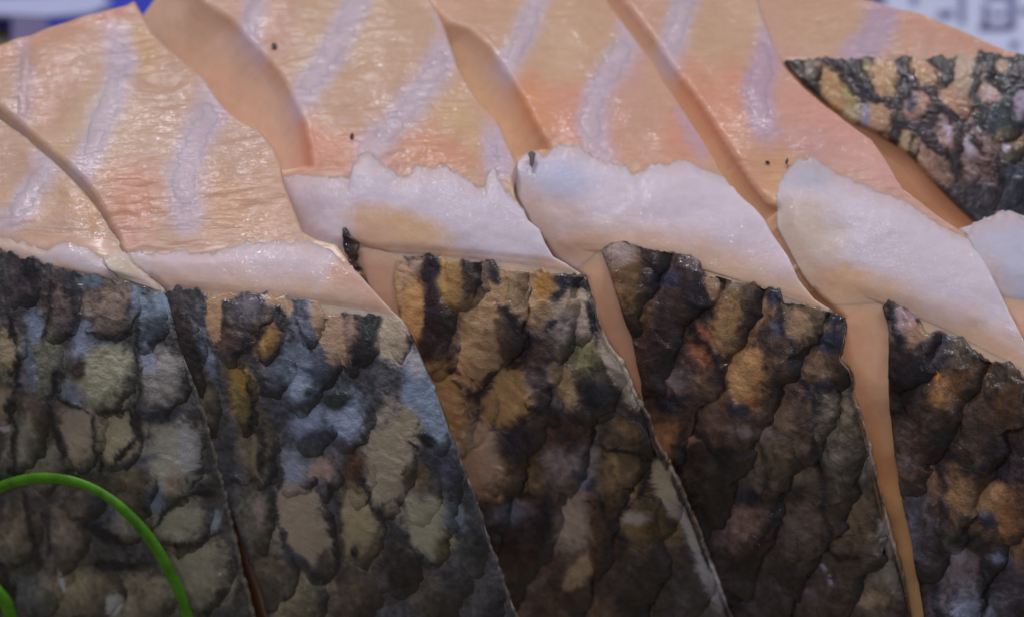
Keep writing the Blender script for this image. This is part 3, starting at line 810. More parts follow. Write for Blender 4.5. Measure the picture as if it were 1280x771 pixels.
C_scales = [(517, 388, 18, 34, 6, (178, 136, 84)), (540, 360, 20, 44, -4, (50, 42, 44)), (566, 352, 15, 34, -14, (164, 128, 76)),
            (592, 350, 24, 26, 0, (86, 72, 64)), (603, 414, 29, 54, 6, (182, 146, 104)), (642, 364, 21, 30, -10, (182, 148, 108)),
            (682, 372, 32, 38, 0, (126, 100, 70)), (718, 388, 26, 34, -14, (138, 122, 106)), (552, 432, 24, 32, 0, (54, 46, 44)),
            (638, 486, 27, 40, 16, (168, 132, 82)), (682, 478, 34, 46, -14, (104, 90, 84)), (724, 446, 32, 36, -18, (94, 84, 64)),
            (556, 494, 32, 46, 0, (160, 128, 86)), (594, 506, 26, 40, -8, (76, 58, 48)), (592, 564, 44, 48, 0, (136, 118, 100)),
            (742, 496, 34, 28, 34, (52, 48, 50)), (700, 536, 46, 42, 0, (66, 50, 46)), (764, 520, 34, 30, 0, (74, 62, 52)),
            (656, 588, 42, 32, 0, (96, 78, 52)), (716, 574, 32, 40, 0, (116, 102, 100)), (784, 590, 40, 42, 0, (112, 90, 62)),
            (646, 654, 46, 48, 0, (54, 48, 50)), (716, 644, 26, 46, 0, (122, 106, 92)), (754, 656, 30, 38, -10, (78, 56, 40)),
            (820, 648, 42, 32, 10, (98, 80, 52)), (600, 628, 34, 40, -10, (58, 48, 46)), (700, 714, 44, 36, 0, (72, 58, 48)),
            (760, 720, 44, 40, 0, (60, 50, 46)), (828, 712, 40, 38, 0, (66, 54, 46)), (650, 736, 36, 34, 0, (82, 72, 64)),
            (880, 740, 32, 40, -12, (74, 68, 64)), (730, 766, 40, 30, 0, (90, 74, 58))]
C_paint = [('e', 470, 330, 30, 60, -32, (186, 150, 108), .25), ('e', 500, 340, 16, 20, 0, (168, 138, 112), .5), ('e', 522, 330, 12, 12, 0, (112, 94, 80), .6), ('e', 541, 332, 13, 18, 0, (38, 34, 40), .4),
           ('e', 540, 400, 13, 46, -4, (44, 38, 42), .4), ('e', 504, 378, 5, 36, 4, (84, 62, 44), .5), ('e', 622, 344, 8, 14, -20, (44, 42, 42), .4),
           ('e', 632, 412, 15, 48, -24, (98, 76, 60), .5), ('e', 682, 356, 11, 15, 0, (170, 120, 56), .5), ('e', 714, 354, 22, 8, 12, (46, 46, 54), .4),
           ('e', 702, 366, 16, 7, -36, (52, 50, 54), .4), ('e', 722, 374, 15, 13, -30, (168, 146, 118), .4), ('e', 706, 410, 22, 18, 0, (118, 104, 98), .6),
           ('e', 742, 396, 5, 26, -14, (40, 40, 46), .4), ('e', 730, 440, 20, 20, 0, (94, 88, 60), .6), ('e', 776, 458, 11, 46, -26, (164, 148, 130), .35),
           ('e', 746, 486, 26, 16, 36, (44, 42, 46), .5), ('e', 706, 474, 10, 28, -28, (150, 126, 88), .5), ('e', 670, 440, 24, 16, -30, (74, 54, 46), .6),
           ('e', 668, 470, 20, 16, 0, (112, 96, 92), .6), ('e', 652, 546, 26, 17, -20, (52, 46, 60), .5), ('e', 580, 540, 6, 6, 0, (50, 44, 44), .4),
           ('e', 726, 594, 9, 14, 10, (84, 94, 122), .6), ('e', 812, 588, 12, 34, 8, (72, 54, 40), .6), ('e', 832, 598, 14, 30, -28, (160, 144, 118), .35),
           ('e', 845, 624, 10, 22, -28, (150, 138, 124), .5), ('e', 812, 652, 40, 12, 8, (102, 80, 44), .6), ('e', 795, 640, 22, 8, 0, (132, 118, 108), .6),
           ('e', 726, 708, 14, 26, 32, (140, 118, 92), .35), ('e', 640, 634, 20, 14, 0, (92, 98, 116), .6), ('e', 684, 640, 9, 34, 6, (48, 44, 46), .5),
           ('e', 570, 600, 12, 40, -20, (36, 32, 36), .5), ('e', 700, 530, 30, 22, 0, (72, 50, 44), .6), ('e', 790, 530, 16, 10, 30, (110, 82, 52), .6),
           ('e', 884, 710, 9, 44, -24, (132, 128, 128), .5), ('e', 866, 664, 6, 30, -24, (140, 132, 124), .5),
           ('l', [(610, 372), (634, 384), (650, 408), (672, 420), (696, 404)], 9, (40, 36, 44)), ('l', [(674, 420), (652, 446), (618, 470), (600, 464)], 9, (38, 34, 40)),
           ('l', [(618, 470), (624, 500), (640, 512)], 9, BK), ('l', [(430, 290), (440, 310), (446, 330)], 13, (62, 52, 46)), ('l', [(448, 330), (462, 356)], 6, (66, 50, 40)),
           ('l', [(760, 556), (800, 556), (816, 580), (808, 606), (780, 630), (770, 644)], 6, (36, 32, 32)), ('l', [(570, 470), (596, 486), (616, 476)], 9, BK),
           ('l', [(738, 600), (752, 590), (764, 570)], 7, (52, 52, 64)), ('l', [(752, 610), (758, 640), (780, 668)], 9, BK), ('l', [(660, 500), (700, 510), (730, 520)], 9, (50, 42, 42)),
           ('l', [(640, 610), (680, 618), (690, 660)], 7, K), ('l', [(520, 470), (540, 456), (580, 462)], 9, (50, 42, 40))]
C_top = [(497, 323), (505, 321), (520, 318), (552, 319), (560, 326), (578, 326), (600, 327), (618, 324), (623, 333), (640, 337), (660, 339), (680, 336), (690, 341), (710, 342), (734, 346)]
C.skin(C_top, [(650, FOOT), (948, FOOT)],
       [(497, 323), (492, 346), (495, 374), (502, 402), (512, 440), (518, 479), (531, 523), (567, 616), (620, 771), (650, FOOT)],
       [(734, 346), (743, 375), (750, 404), (762, 430), (778, 450), (788, 474), (800, 500), (808, 514), (820, 547), (839, 581), (852, 612), (874, 665), (914, 765), (948, FOOT)],
       (64, 54, 48), C_paint, C_scales, lat=(520, 800, 70, 47, 20), soft=0.40, gain=2.4, sat=0.88, bare=[
    ('e', 517, 388, 15, 32, 6, (192, 150, 98), .14), ('e', 600, 416, 24, 52, 8, (196, 160, 116), .12), ('e', 564, 348, 9, 26, -14, (170, 134, 80), .3), ('e', 642, 354, 12, 20, -14, (178, 144, 104), .3),
    ('e', 634, 490, 21, 34, 18, (186, 148, 96), .18), ('e', 546, 486, 21, 38, 4, (178, 144, 98), .22), ('e', 704, 468, 9, 24, -28, (148, 122, 84), .3), ('e', 578, 556, 26, 26, 0, (140, 120, 98), .5),
    ('e', 830, 598, 10, 26, -28, (158, 142, 116), .25), ('e', 726, 710, 11, 22, 32, (138, 116, 90), .25), ('e', 716, 610, 12, 26, -6, (122, 106, 94), .5), ('e', 772, 585, 18, 18, 0, (124, 98, 64), .5),
    ('e', 470, 332, 24, 52, -32, (184, 148, 108), .2), ('e', 774, 456, 8, 42, -26, (160, 146, 130), .3)])
cu = [(429, 287), (432, 308), (440, 330), (452, 346), (460, 360)]; cv = [(438, 292), (450, 303), (449, 328), (457, 343), (465, 359)]
cx_, cy_ = coons([cu[0], (433, 285), cv[0]], [cu[-1], cv[-1]], cu, cv, 1.6)
cx_ = cx_ + 1.6 * fbm(cx_ / 5, cy_ / 5, 4, 2)
cc_ = mottle(paint((66, 54, 46), [('e', 436, 305, 7, 16, -20, (40, 36, 38), .5), ('e', 455, 345, 4, 6, 0, (120, 84, 52), .5)], cx_, cy_, 1.8, 3), cx_, cy_, 3)
C.sheet('skin_curl', cx_, cy_, 0.0012 + 0.0004 * fbm(cx_ / 7, cy_ / 7, 2, 2), cc_, 0.0007, M_SKIN)
tag(C.root, 'middle slice with black veined skin and large bare cream patches', 'fish slice', GROUP)

# ================================================================== slice D
D = Slice(left=[[(510, -50), (530, 0), (556, 27), (584, 38), (606, 56), (622, 78), (637, 100), (651, 122), (662, 146), (674, 168), (684, 184)],
                [(684, 184), (660, 188), (647, 197), (641, 222), (645, 246), (655, 264), (661, 279), (675, 293), (682, 310), (694, 328), (730, 350)],
                [(730, 350), (738, 375), (745, 404), (757, 430), (773, 450), (783, 474), (795, 500), (803, 514), (815, 547), (834, 581), (847, 612), (869, 665), (909, 765), (926, FOOT)]],
          right=[[(728, -50), (762, 3), (789, 40), (799, 54), (820, 81), (833, 105), (852, 133), (867, 155), (884, 182), (901, 214)],
                 [(901, 214), (914, 233), (930, 250), (942, 260), (955, 275), (966, 295), (985, 322), (998, 350), (1018, 374), (1056, 398)],
                 [(1056, 398), (1060, 412), (1057, 428), (1052, 446), (1064, 460), (1068, 476), (1066, 492), (1076, 518), (1084, 540), (1094, 586), (1106, 636), (1127, 713), (1140, 771), (1160, FOOT)]],
          back=[(510, -50), (620, -58), (728, -50)], ridge=((753, 306), (1056, 396)), fat_px=(780, 206), zr=0.058, seed=51, slopes=(6, 23, 52, 70), round_left=9)
fD = [('e', 730, 150, 70, 50, 20, (212, 152, 126), .7), ('e', 850, 175, 40, 40, 20, (212, 154, 128), .7), ('e', 700, 50, 60, 50, 0, (204, 170, 140), .7),
      ('e', 670, 130, 20, 40, -20, (212, 150, 112), .6), ('e', 775, 110, 30, 50, 20, (202, 160, 150), .6), ('e', 800, 150, 30, 40, 0, (204, 160, 138), .6)]
d0 = (202, 162, 136)
fD += [('s', [(676, -20), (664, 20), (650, 56), (632, 86)], 32, LIL, 0.92), ('s', [(790, 40), (768, 78), (744, 120), (736, 150), (752, 190)], 36, LIL, 0.92), ('s', [(858, 136), (862, 160), (878, 190)], 26, (188, 160, 180), .7)]
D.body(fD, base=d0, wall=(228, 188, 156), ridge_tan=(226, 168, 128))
D.stripe([(676, -20), (664, 20), (650, 56), (632, 86)], 32, d0, fD)
D.stripe([(790, 40), (768, 78), (744, 120), (736, 150), (752, 190)], 36, d0, fD)
D.stripe([(858, 136), (862, 160), (878, 190)], 26, d0, fD, (188, 160, 180), .7)
D.fat([(650, 196), (661, 187), (685, 191), (694, 180), (708, 177), (725, 182), (736, 192), (762, 201), (782, 206), (789, 216), (799, 214), (813, 202), (834, 204), (855, 197), (880, 209), (901, 218)],
      [(728, 346), (756, 318), (800, 316), (872, 332), (950, 362), (1000, 382), (1054, 400)],
      [(649, 196), (643, 222), (647, 246), (657, 263), (663, 278), (677, 292), (684, 309), (696, 326), (728, 346)], [(901, 218), (914, 233), (930, 250), (942, 260), (955, 275), (966, 295), (985, 322), (998, 350), (1018, 374), (1054, 400)],
      [(753, 312), (800, 308), (872, 325), (960, 360), (1055, 395)], col=(213, 197, 201), tan=(214, 178, 148), tanw=40, lift=0.0009,
      extra=[('e', 690, 270, 36, 50, -30, (204, 180, 170), .6), ('e', 700, 220, 40, 24, 10, (190, 188, 202), .7), ('e', 730, 310, 40, 18, 0, (206, 170, 142), .5), ('e', 1010, 376, 30, 12, 25, (208, 162, 146), .5)])
D_scales = [(776, 316, 20, 16, 0, (118, 104, 96)), (788, 356, 24, 42, -14, (112, 84, 52)), (842, 358, 38, 44, 0, (62, 46, 44)),
            (838, 424, 44, 46, -6, (66, 48, 42)), (882, 420, 22, 40, -14, (104, 66, 46)), (916, 420, 20, 50, -6, (152, 116, 76)),
            (936, 370, 30, 26, 0, (110, 88, 64)), (948, 404, 30, 34, -10, (96, 70, 52)), (934, 468, 26, 36, 0, (166, 122, 76)),
            (976, 466, 32, 42, -12, (84, 62, 48)), (1012, 398, 34, 30, 0, (118, 98, 74)), (1042, 418, 22, 26, 0, (60, 54, 56)),
            (1026, 456, 40, 34, 0, (100, 76, 56)), (1050, 518, 28, 40, -6, (112, 100, 82)), (840, 500, 36, 40, 0, (58, 46, 44)),
            (834, 540, 28, 24, 0, (124, 88, 62)), (894, 514, 36, 44, -8, (96, 70, 56)), (962, 540, 38, 36, 0, (104, 82, 68)),
            (1006, 520, 32, 36, 0, (82, 64, 54)), (852, 606, 42, 46, 0, (46, 38, 34)), (936, 586, 28, 44, 0, (66, 54, 46)),
            (986, 580, 38, 44, 0, (102, 86, 68)), (1064, 574, 30, 38, -8, (102, 92, 80)), (936, 646, 34, 30, 0, (94, 72, 64)),
            (1000, 656, 38, 44, 0, (84, 70, 62)), (1066, 652, 38, 40, -6, (96, 78, 60)), (884, 680, 38, 38, 0, (54, 44, 42)),
            (950, 722, 44, 40, 0, (60, 50, 48)), (1012, 726, 38, 38, 0, (76, 64, 64)), (1080, 732, 40, 34, 0, (96, 80, 64)),
            (910, 756, 34, 32, 0, (56, 48, 46)), (1106, 690, 22, 34, -8, (104, 94, 82))]
D_paint = [('e', 774, 313, 15, 9, -10, (130, 114, 106), .5), ('e', 836, 348, 17, 10, 0, (54, 52, 70), .5), ('e', 802, 395, 6, 5, 0, (130, 100, 64), .4),
           ('e', 876, 376, 12, 30, -12, (46, 40, 42), .5), ('e', 882, 426, 13, 26, -14, (132, 80, 52), .5), ('e', 868, 330, 14, 10, 10, (104, 90, 88), .6),
           ('e', 894, 358, 8, 18, -20, (150, 118, 88), .5), ('e', 968, 372, 12, 12, 0, (46, 44, 54), .4), ('e', 920, 352, 16, 8, 10, (134, 116, 98), .6),
           ('e', 960, 418, 12, 16, 0, (56, 44, 40), .6), ('e', 975, 408, 9, 12, -20, (74, 80, 92), .6), ('e', 940, 500, 12, 14, 0, (140, 92, 52), .5),
           ('e', 1046, 400, 12, 12, 0, (46, 44, 50), .4), ('e', 1040, 426, 16, 13, -20, (50, 52, 66), .5), ('e', 1000, 405, 16, 16, 0, (146, 116, 86), .6), ('e', 1035, 480, 24, 9, -14, (58, 54, 66), .5),
           ('e', 926, 506, 22, 11, 36, (50, 50, 60), .45), ('e', 842, 498, 20, 10, -15, (42, 40, 48), .5), ('e', 872, 542, 16, 7, -16, (140, 104, 86), .6),
           ('e', 945, 535, 24, 8, 10, (128, 108, 104), .6), ('e', 850, 470, 26, 10, 0, (90, 76, 74), .6), ('e', 895, 480, 22, 9, 20, (112, 84, 62), .6), ('e', 905, 560, 20, 9, 0, (40, 36, 40), .6),
           ('e', 936, 616, 26, 8, 0, (40, 38, 50), .5), ('e', 934, 646, 20, 18, 0, (102, 78, 68), .5), ('e', 990, 612, 24, 9, -12, (52, 44, 38), .6),
           ('e', 1092, 560, 8, 20, -10, (124, 114, 106), .5), ('e', 1110, 660, 7, 26, -14, (130, 122, 116), .5), ('e', 1120, 720, 8, 24, -16, (122, 112, 100), .6), ('e', 1095, 742, 22, 9, -10, (126, 104, 82), .5),
           ('l', [(866, 404), (880, 420), (898, 440), (906, 470), (918, 492)], 9, K), ('l', [(906, 448), (930, 434), (956, 434), (976, 442)], 8, (62, 46, 40)),
           ('l', [(976, 386), (982, 410), (992, 440), (1004, 478), (1024, 500)], 9, (38, 34, 40)), ('l', [(1004, 494), (1030, 486), (1062, 478)], 8, (46, 42, 52)),
           ('l', [(1024, 500), (1020, 540), (1032, 580), (1030, 600)], 7, BK), ('l', [(960, 560), (966, 590), (958, 620)], 8, BK), ('l', [(1030, 610), (1034, 640), (1046, 668)], 8, BK),
           ('l', [(880, 540), (908, 580), (906, 640)], 12, (46, 40, 42)), ('l', [(970, 640), (950, 680), (920, 700)], 9, BK), ('l', [(1030, 680), (1060, 690), (1100, 686)], 7, BK),
           ('l', [(824, 520), (850, 560), (860, 590)], 10, (66, 52, 40)), ('l', [(1030, 700), (1042, 722)], 3, (150, 150, 170))]
D_top = [(753, 313), (764, 304), (780, 302), (792, 304), (800, 310), (830, 317), (850, 318), (866, 322), (876, 327), (878, 338), (886, 346), (898, 346), (920, 352), (945, 354), (953, 362), (962, 360), (976, 364), (979, 378), (1000, 380), (1035, 389), (1050, 392), (1056, 397)]
D.skin(D_top, [(926, FOOT), (1160, FOOT)],
       [(753, 313), (762, 336), (779, 381), (789, 412), (797, 446), (805, 471), (806, 500), (816, 560), (838, 620), (880, 730), (926, FOOT)],
       [(1056, 397), (1060, 412), (1057, 428), (1052, 446), (1064, 460), (1068, 476), (1066, 492), (1076, 518), (1084, 540), (1094, 586), (1106, 636), (1127, 713), (1140, 771), (1160, FOOT)],
       (62, 48, 42), D_paint, D_scales, lat=(345, 800, 70, 46, 17), soft=0.6, gain=2.25, sat=0.9, bare=[
    ('e', 914, 412, 10, 34, -8, (152, 116, 74), .4), ('e', 930, 470, 17, 26, 4, (166, 124, 78), .35), ('e', 894, 358, 7, 16, -20, (152, 120, 88), .4), ('e', 834, 536, 22, 14, 0, (128, 92, 64), .4),
    ('e', 1046, 512, 16, 26, -10, (116, 104, 84), .5), ('e', 934, 644, 18, 16, 0, (104, 80, 70), .4), ('e', 982, 566, 20, 22, 0, (108, 90, 70), .5), ('e', 1056, 640, 20, 20, 0, (104, 84, 62), .5)])
tag(D.root, 'slice with dark brown skin beside the wide orange gap', 'fish slice', GROUP)

# ================================================================== slice E
E = Slice(left=[[(735, -50), (775, 0), (795, 25), (815, 50), (835, 80), (852, 102), (872, 128), (892, 160), (915, 198), (936, 230), (955, 254), (970, 262)],
                [(970, 262), (972, 232), (978, 210), (976, 240), (974, 280), (990, 318), (1020, 352), (1062, 374), (1104, 386)][4:] and
                [(970, 262), (969, 284), (984, 312), (1002, 345), (1020, 370), (1052, 398)],
                [(1052, 398), (1055, 412), (1052, 428), (1047, 446), (1059, 460), (1063, 476), (1061, 492), (1071, 518), (1079, 540), (1089, 586), (1101, 636), (1122, 713), (1135, 771), (1155, FOOT)]],
          right=[[(935, -50), (950, 10), (965, 50), (980, 82), (1005, 110), (1035, 135), (1060, 153), (1090, 174), (1107, 200), (1128, 236), (1155, 255), (1180, 274), (1206, 291)],
                 [(1206, 291), (1232, 330), (1262, 390), (1300, 460), (1340, 500)],
                 [(1340, 500), (1400, 640), (1480, FOOT)]],
          back=[(735, -50), (840, -58), (935, -50)], ridge=((1104, 378), (1280, 462)), fat_px=(1080, 228), zr=0.058, seed=67, slopes=(6, 23, 52, 68), round_left=11)
fE = [('e', 900, 120, 60, 60, 30, (212, 152, 122), .7), ('e', 1040, 150, 80, 34, 30, (210, 158, 142), .7), ('e', 1110, 220, 60, 22, 35, (208, 160, 150), .7),
      ('e', 960, 200, 50, 50, 30, (208, 160, 130), .7), ('e', 900, 30, 60, 50, 0, (200, 166, 138), .7), ('e', 1010, 180, 40, 20, 20, (204, 158, 150), .6), ('e', 980, 230, 30, 40, 0, (208, 160, 120), .6)]
e0 = (202, 160, 138)
fE += [('s', [(866, -20), (854, 14), (844, 44), (834, 76)], 30, LIL, 0.92), ('s', [(978, -20), (972, 30), (956, 76), (946, 116), (954, 160)], 38, (184, 158, 180), .9)]
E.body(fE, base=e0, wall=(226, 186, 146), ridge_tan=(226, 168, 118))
E.stripe([(866, -20), (854, 14), (844, 44), (834, 76)], 30, e0, fE)
E.stripe([(978, -20), (972, 30), (956, 76), (946, 116), (954, 160)], 38, e0, fE, (184, 158, 180), .9)
E.fat([(976, 222), (985, 203), (1000, 194), (1018, 192), (1036, 204), (1062, 222), (1080, 230), (1110, 240), (1132, 250), (1150, 264), (1165, 271), (1185, 283), (1206, 293)],
      [(1050, 392), (1108, 384), (1150, 400), (1200, 424), (1250, 454), (1310, 490)],
      [(976, 222), (971, 244), (971, 284), (986, 312), (1004, 345), (1022, 370), (1050, 392)], [(1206, 293), (1232, 330), (1262, 390), (1310, 490)],
      [(1040, 380), (1108, 380), (1160, 414), (1210, 425), (1270, 456), (1310, 480)], col=(209, 195, 199), tan=(215, 178, 144), tanw=44, lift=0.0010,
      extra=[('e', 1010, 300, 40, 60, -25, (204, 184, 166), .6), ('e', 1060, 360, 50, 26, 15, (212, 172, 136), .5), ('e', 1010, 215, 34, 22, 0, (184, 180, 186), .6), ('e', 1250, 440, 40, 10, 30, (208, 156, 156), .5), ('e', 1100, 355, 12, 8, 20, (206, 180, 170), .6)])
E_scales = [(1134, 402, 22, 20, 20, (128, 106, 104)), (1154, 420, 18, 16, 0, (150, 116, 90)), (1174, 430, 28, 22, 0, (54, 52, 60)), (1206, 440, 24, 24, 0, (76, 66, 52)),
            (1142, 470, 30, 44, 0, (50, 40, 36)), (1196, 486, 30, 24, -24, (116, 80, 44)), (1242, 480, 36, 34, 0, (58, 48, 38)),
            (1176, 530, 34, 38, 0, (64, 50, 42)), (1226, 530, 34, 32, 0, (72, 56, 44)), (1270, 512, 26, 28, 0, (112, 78, 46)),
            (1142, 548, 26, 34, 0, (66, 50, 44)), (1150, 596, 30, 34, 0, (96, 72, 58)), (1224, 614, 44, 34, 12, (138, 102, 66)),
            (1270, 570, 30, 32, 0, (64, 52, 50)), (1272, 646, 26, 36, 0, (142, 98, 60)), (1216, 664, 40, 32, 14, (64, 54, 42)),
            (1148, 660, 24, 44, 0, (82, 76, 86)), (1198, 700, 28, 44, 0, (106, 92, 94)), (1262, 704, 34, 38, 0, (58, 50, 56)),
            (1180, 750, 26, 34, 0, (72, 64, 70)), (1226, 754, 30, 28, 0, (104, 104, 118)), (1274, 756, 26, 30, 0, (80, 70, 78))]
E_paint = [('e', 1170, 424, 20, 11, -10, (48, 48, 60), .5), ('e', 1127, 424, 8, 7, 0, K, .4), ('e', 1150, 400, 6, 4, 20, (58, 52, 62), .5),
           ('e', 1172, 468, 6, 5, 0, (152, 98, 38), .3), ('e', 1184, 494, 14, 14, 0, (126, 88, 48), .5), ('e', 1226, 462, 16, 8, -30, (112, 76, 42), .5), ('e', 1130, 490, 12, 30, 0, (40, 32, 30), .6),
           ('e', 1160, 590, 14, 12, 0, (122, 86, 64), .5), ('e', 1136, 576, 12, 10, 0, (108, 88, 84), .6), ('e', 1212, 620, 26, 16, 10, (150, 116, 78), .5), ('e', 1262, 588, 20, 10, 0, (56, 44, 50), .5),
           ('e', 1240, 642, 16, 8, 20, (96, 96, 116), .6), ('e', 1140, 670, 9, 26, 0, (100, 96, 114), .6), ('e', 1215, 672, 26, 9, 22, (46, 42, 38), .5), ('e', 1200, 686, 10, 12, 0, (122, 112, 126), .6),
           ('e', 1218, 756, 18, 10, 0, (134, 146, 172), .6), ('e', 1254, 690, 12, 8, 30, (106, 112, 134), .6), ('e', 1270, 640, 14, 18, 0, (150, 100, 58), .5),
           ('l', [(1114, 378), (1114, 396), (1120, 414), (1128, 426)], 7, (42, 40, 46)), ('l', [(1172, 560), (1184, 600), (1186, 640), (1180, 680)], 10, (44, 38, 44)), ('l', [(1188, 560), (1222, 584), (1250, 574)], 12, (40, 34, 34)),
           ('l', [(1190, 625), (1214, 636), (1236, 650), (1262, 640)], 7, (58, 54, 66)), ('l', [(1160, 520), (1190, 506), (1216, 508)], 6, (82, 66, 56)), ('l', [(1152, 700), (1172, 730), (1180, 771)], 10, (44, 42, 52)),
           ('l', [(1232, 690), (1240, 730), (1232, 771)], 8, (40, 38, 46))]
E_top = [(1104, 386), (1112, 377), (1118, 377), (1128, 383), (1150, 398), (1153, 404), (1146, 410), (1158, 416), (1176, 414), (1190, 420), (1206, 421), (1214, 434), (1232, 450), (1250, 453), (1264, 451), (1272, 462), (1282, 470), (1340, 505)]
E.skin(E_top, [(1172, FOOT), (1480, FOOT)],
       [(1104, 386), (1111, 410), (1113, 480), (1115, 511), (1120, 562), (1130, 629), (1143, 680), (1158, 771), (1172, FOOT)],
       [(1340, 505), (1400, 640), (1480, FOOT)],
       (54, 42, 36), E_paint, E_scales, edge=(190, 150, 100), lat=(430, 800, 68, 44, 15), soft=0.6, gain=2.3, sat=0.84, bare=[
    ('e', 1216, 616, 28, 18, 12, (146, 110, 70), .4), ('e', 1270, 640, 16, 22, 0, (148, 100, 60), .4), ('e', 1190, 492, 18, 13, -24, (124, 86, 48), .4), ('e', 1172, 468, 6, 5, 0, (152, 98, 38), .3), ('e', 1154, 420, 13, 10, 0, (152, 118, 92), .4)])
tag(E.root, 'slice at the lower right with rust brown skin and a broad pale fat layer', 'fish slice', GROUP)

# ================================================================== slice F: end piece with the netted skin patch
zF = float(E.base(np.array(985.0), np.array(80.0))[0][2]) - 0.0003
F = Slice(left=[[(925, -50), (938, 10), (952, 50), (964, 70)], [(964, 70), (970, 75), (977, 79)],
                [(977, 79), (1005, 106), (1040, 134), (1067, 153), (1090, 164), (1116, 179), (1142, 199), (1167, 228), (1190, 251), (1213, 273), (1250, 310), (1300, 360)]],
          right=[[(1030, -50), (1200, 10), (1330, 60), (1430, 70)], [(1430, 70), (1432, 74), (1434, 78)], [(1434, 78), (1450, 200), (1470, 380)]],
          back=[(925, -50), (990, -44), (1030, -50)], ridge=((980, 75), (1280, 70)), fat_px=(1100, 66), zr=zF, seed=83, slopes=(6, 14, 30, 40), round_left=5, break_px=110, lean=(0.5, 0.9, 1.3))
fF = [('e', 1170, 40, 60, 20, 20, (204, 158, 138), .7), ('e', 1040, 40, 60, 30, 0, (202, 164, 136), .7), ('e', 1230, 58, 50, 12, 20, (198, 152, 130), .6)]


fF += [('s', [(1102, 16), (1098, 38), (1082, 58), (1070, 72)], 40, (182, 158, 182), 0.92)]
def F_body():
    # the far outline of this piece curves down to the right
    F.back = [(925, -50), (1030, -18), (1062, -6), (1105, 5), (1150, 17), (1190, 32), (1230, 50), (1260, 63), (1300, 72), (1430, 76)]
    F.right[0] = [(1430, 76), (1431, 77)]; F.right[1] = [(1431, 77), (1432, 78)]; F.right[2] = [(1432, 78), (1450, 200), (1470, 380)]
    F.rall = [p for seg in F.right for p in seg]
    F.body(fF, base=(202, 162, 140), wall=(224, 178, 138))


F_body()
F.stripe([(1102, 16), (1098, 38), (1082, 58), (1070, 72)], 40, (202, 162, 140), fF, (182, 158, 182))
F_scales = [(1046, 112, 16, 32, -32, (170, 130, 82)), (1012, 92, 14, 16, -30, (96, 80, 66)), (1107, 98, 17, 29, -12, (172, 132, 84)), (1154, 94, 15, 26, -26, (172, 130, 86)),
            (1210, 90, 17, 30, 0, (168, 142, 116)), (1148, 132, 20, 18, 10, (152, 112, 88)), (1099, 148, 22, 20, 20, (168, 128, 92)), (1197, 126, 18, 24, -20, (162, 118, 88)),
            (1187, 168, 15, 26, -8, (138, 106, 94)), (1133, 176, 13, 20, -20, (152, 128, 92)), (1166, 202, 20, 32, -38, (132, 102, 82)), (1219, 194, 22, 38, -28, (122, 98, 92)),
            (1080, 88, 14, 18, 0, (60, 56, 54)), (1130, 84, 12, 16, 0, (62, 58, 58)), (1178, 88, 16, 18, 0, (66, 64, 62)), (1170, 150, 14, 20, -30, (74, 64, 66)),
            (1236, 118, 12, 12, 0, (150, 122, 104)), (1254, 150, 22, 26, -20, (64, 72, 76)), (1276, 132, 12, 18, 0, (128, 114, 132)), (1262, 184, 20, 20, 0, (96, 82, 56)),
            (1226, 236, 24, 26, -30, (76, 66, 70)), (1266, 226, 22, 28, 0, (52, 56, 68)), (1254, 90, 20, 22, 0, (66, 70, 70)), (1150, 166, 12, 16, -20, (70, 60, 66)), (1200, 226, 18, 22, -36, (92, 76, 70))]
F_paint = [('e', 1064, 142, 8, 15, 15, (206, 192, 148), .4), ('e', 1060, 120, 5, 14, -20, (190, 168, 100), .5), ('e', 1082, 82, 6, 9, 0, (126, 108, 52), .5), ('e', 1234, 117, 5, 5, 0, (186, 160, 160), .5),
           ('e', 1000, 88, 12, 8, 30, (104, 92, 80), .5), ('e', 1243, 96, 9, 14, -20, (34, 34, 34), .5), ('e', 1252, 84, 8, 9, 0, (150, 122, 92), .5), ('e', 1138, 128, 8, 12, 0, (96, 86, 102), .6),
           ('e', 1183, 164, 5, 14, -6, (150, 132, 150), .6), ('e', 1212, 186, 6, 16, -20, (150, 140, 150), .6), ('e', 1082, 146, 6, 16, 6, (120, 112, 130), .5), ('e', 1230, 210, 12, 20, -40, (84, 58, 52), .6),
           ('e', 1275, 176, 9, 6, 0, (132, 96, 44), .5), ('e', 1256, 186, 5, 5, 0, (160, 150, 160), .5), ('e', 1215, 245, 26, 14, 0, (58, 52, 60), .6),
           ('l', [(988, 78), (1002, 92), (1010, 104)], 8, (54, 52, 54)), ('l', [(1036, 78), (1056, 92), (1070, 110), (1092, 122), (1116, 128), (1118, 150)], 12, (46, 42, 50)), ('l', [(1118, 150), (1142, 158), (1160, 176), (1192, 206)], 10, (44, 38, 44)),
           ('l', [(1068, 76), (1064, 100), (1078, 116)], 12, (52, 50, 52)), ('l', [(1124, 76), (1134, 96), (1128, 122), (1120, 130)], 14, (50, 48, 50)), ('l', [(1134, 96), (1152, 112), (1164, 126), (1158, 146)], 10, (54, 48, 56)),
           ('l', [(1168, 76), (1176, 96), (1164, 120), (1186, 140), (1200, 154)], 11, (48, 44, 48)), ('l', [(1120, 150), (1120, 178)], 8, (48, 46, 48)), ('l', [(1200, 150), (1196, 190), (1192, 210)], 8, (50, 48, 46)),
           ('l', [(1212, 172), (1240, 200), (1252, 230)], 7, (46, 40, 40)), ('l', [(1222, 76), (1216, 110), (1222, 130)], 8, (62, 66, 66)), ('l', [(1142, 168), (1138, 190)], 6, (60, 52, 50))]
F_top = [(980, 78), (992, 75), (1010, 76), (1035, 77), (1050, 74), (1062, 76), (1085, 72), (1100, 74), (1115, 72), (1140, 73), (1150, 74), (1168, 70), (1185, 72), (1200, 67), (1212, 72), (1225, 67), (1250, 69), (1285, 73), (1432, 80)]
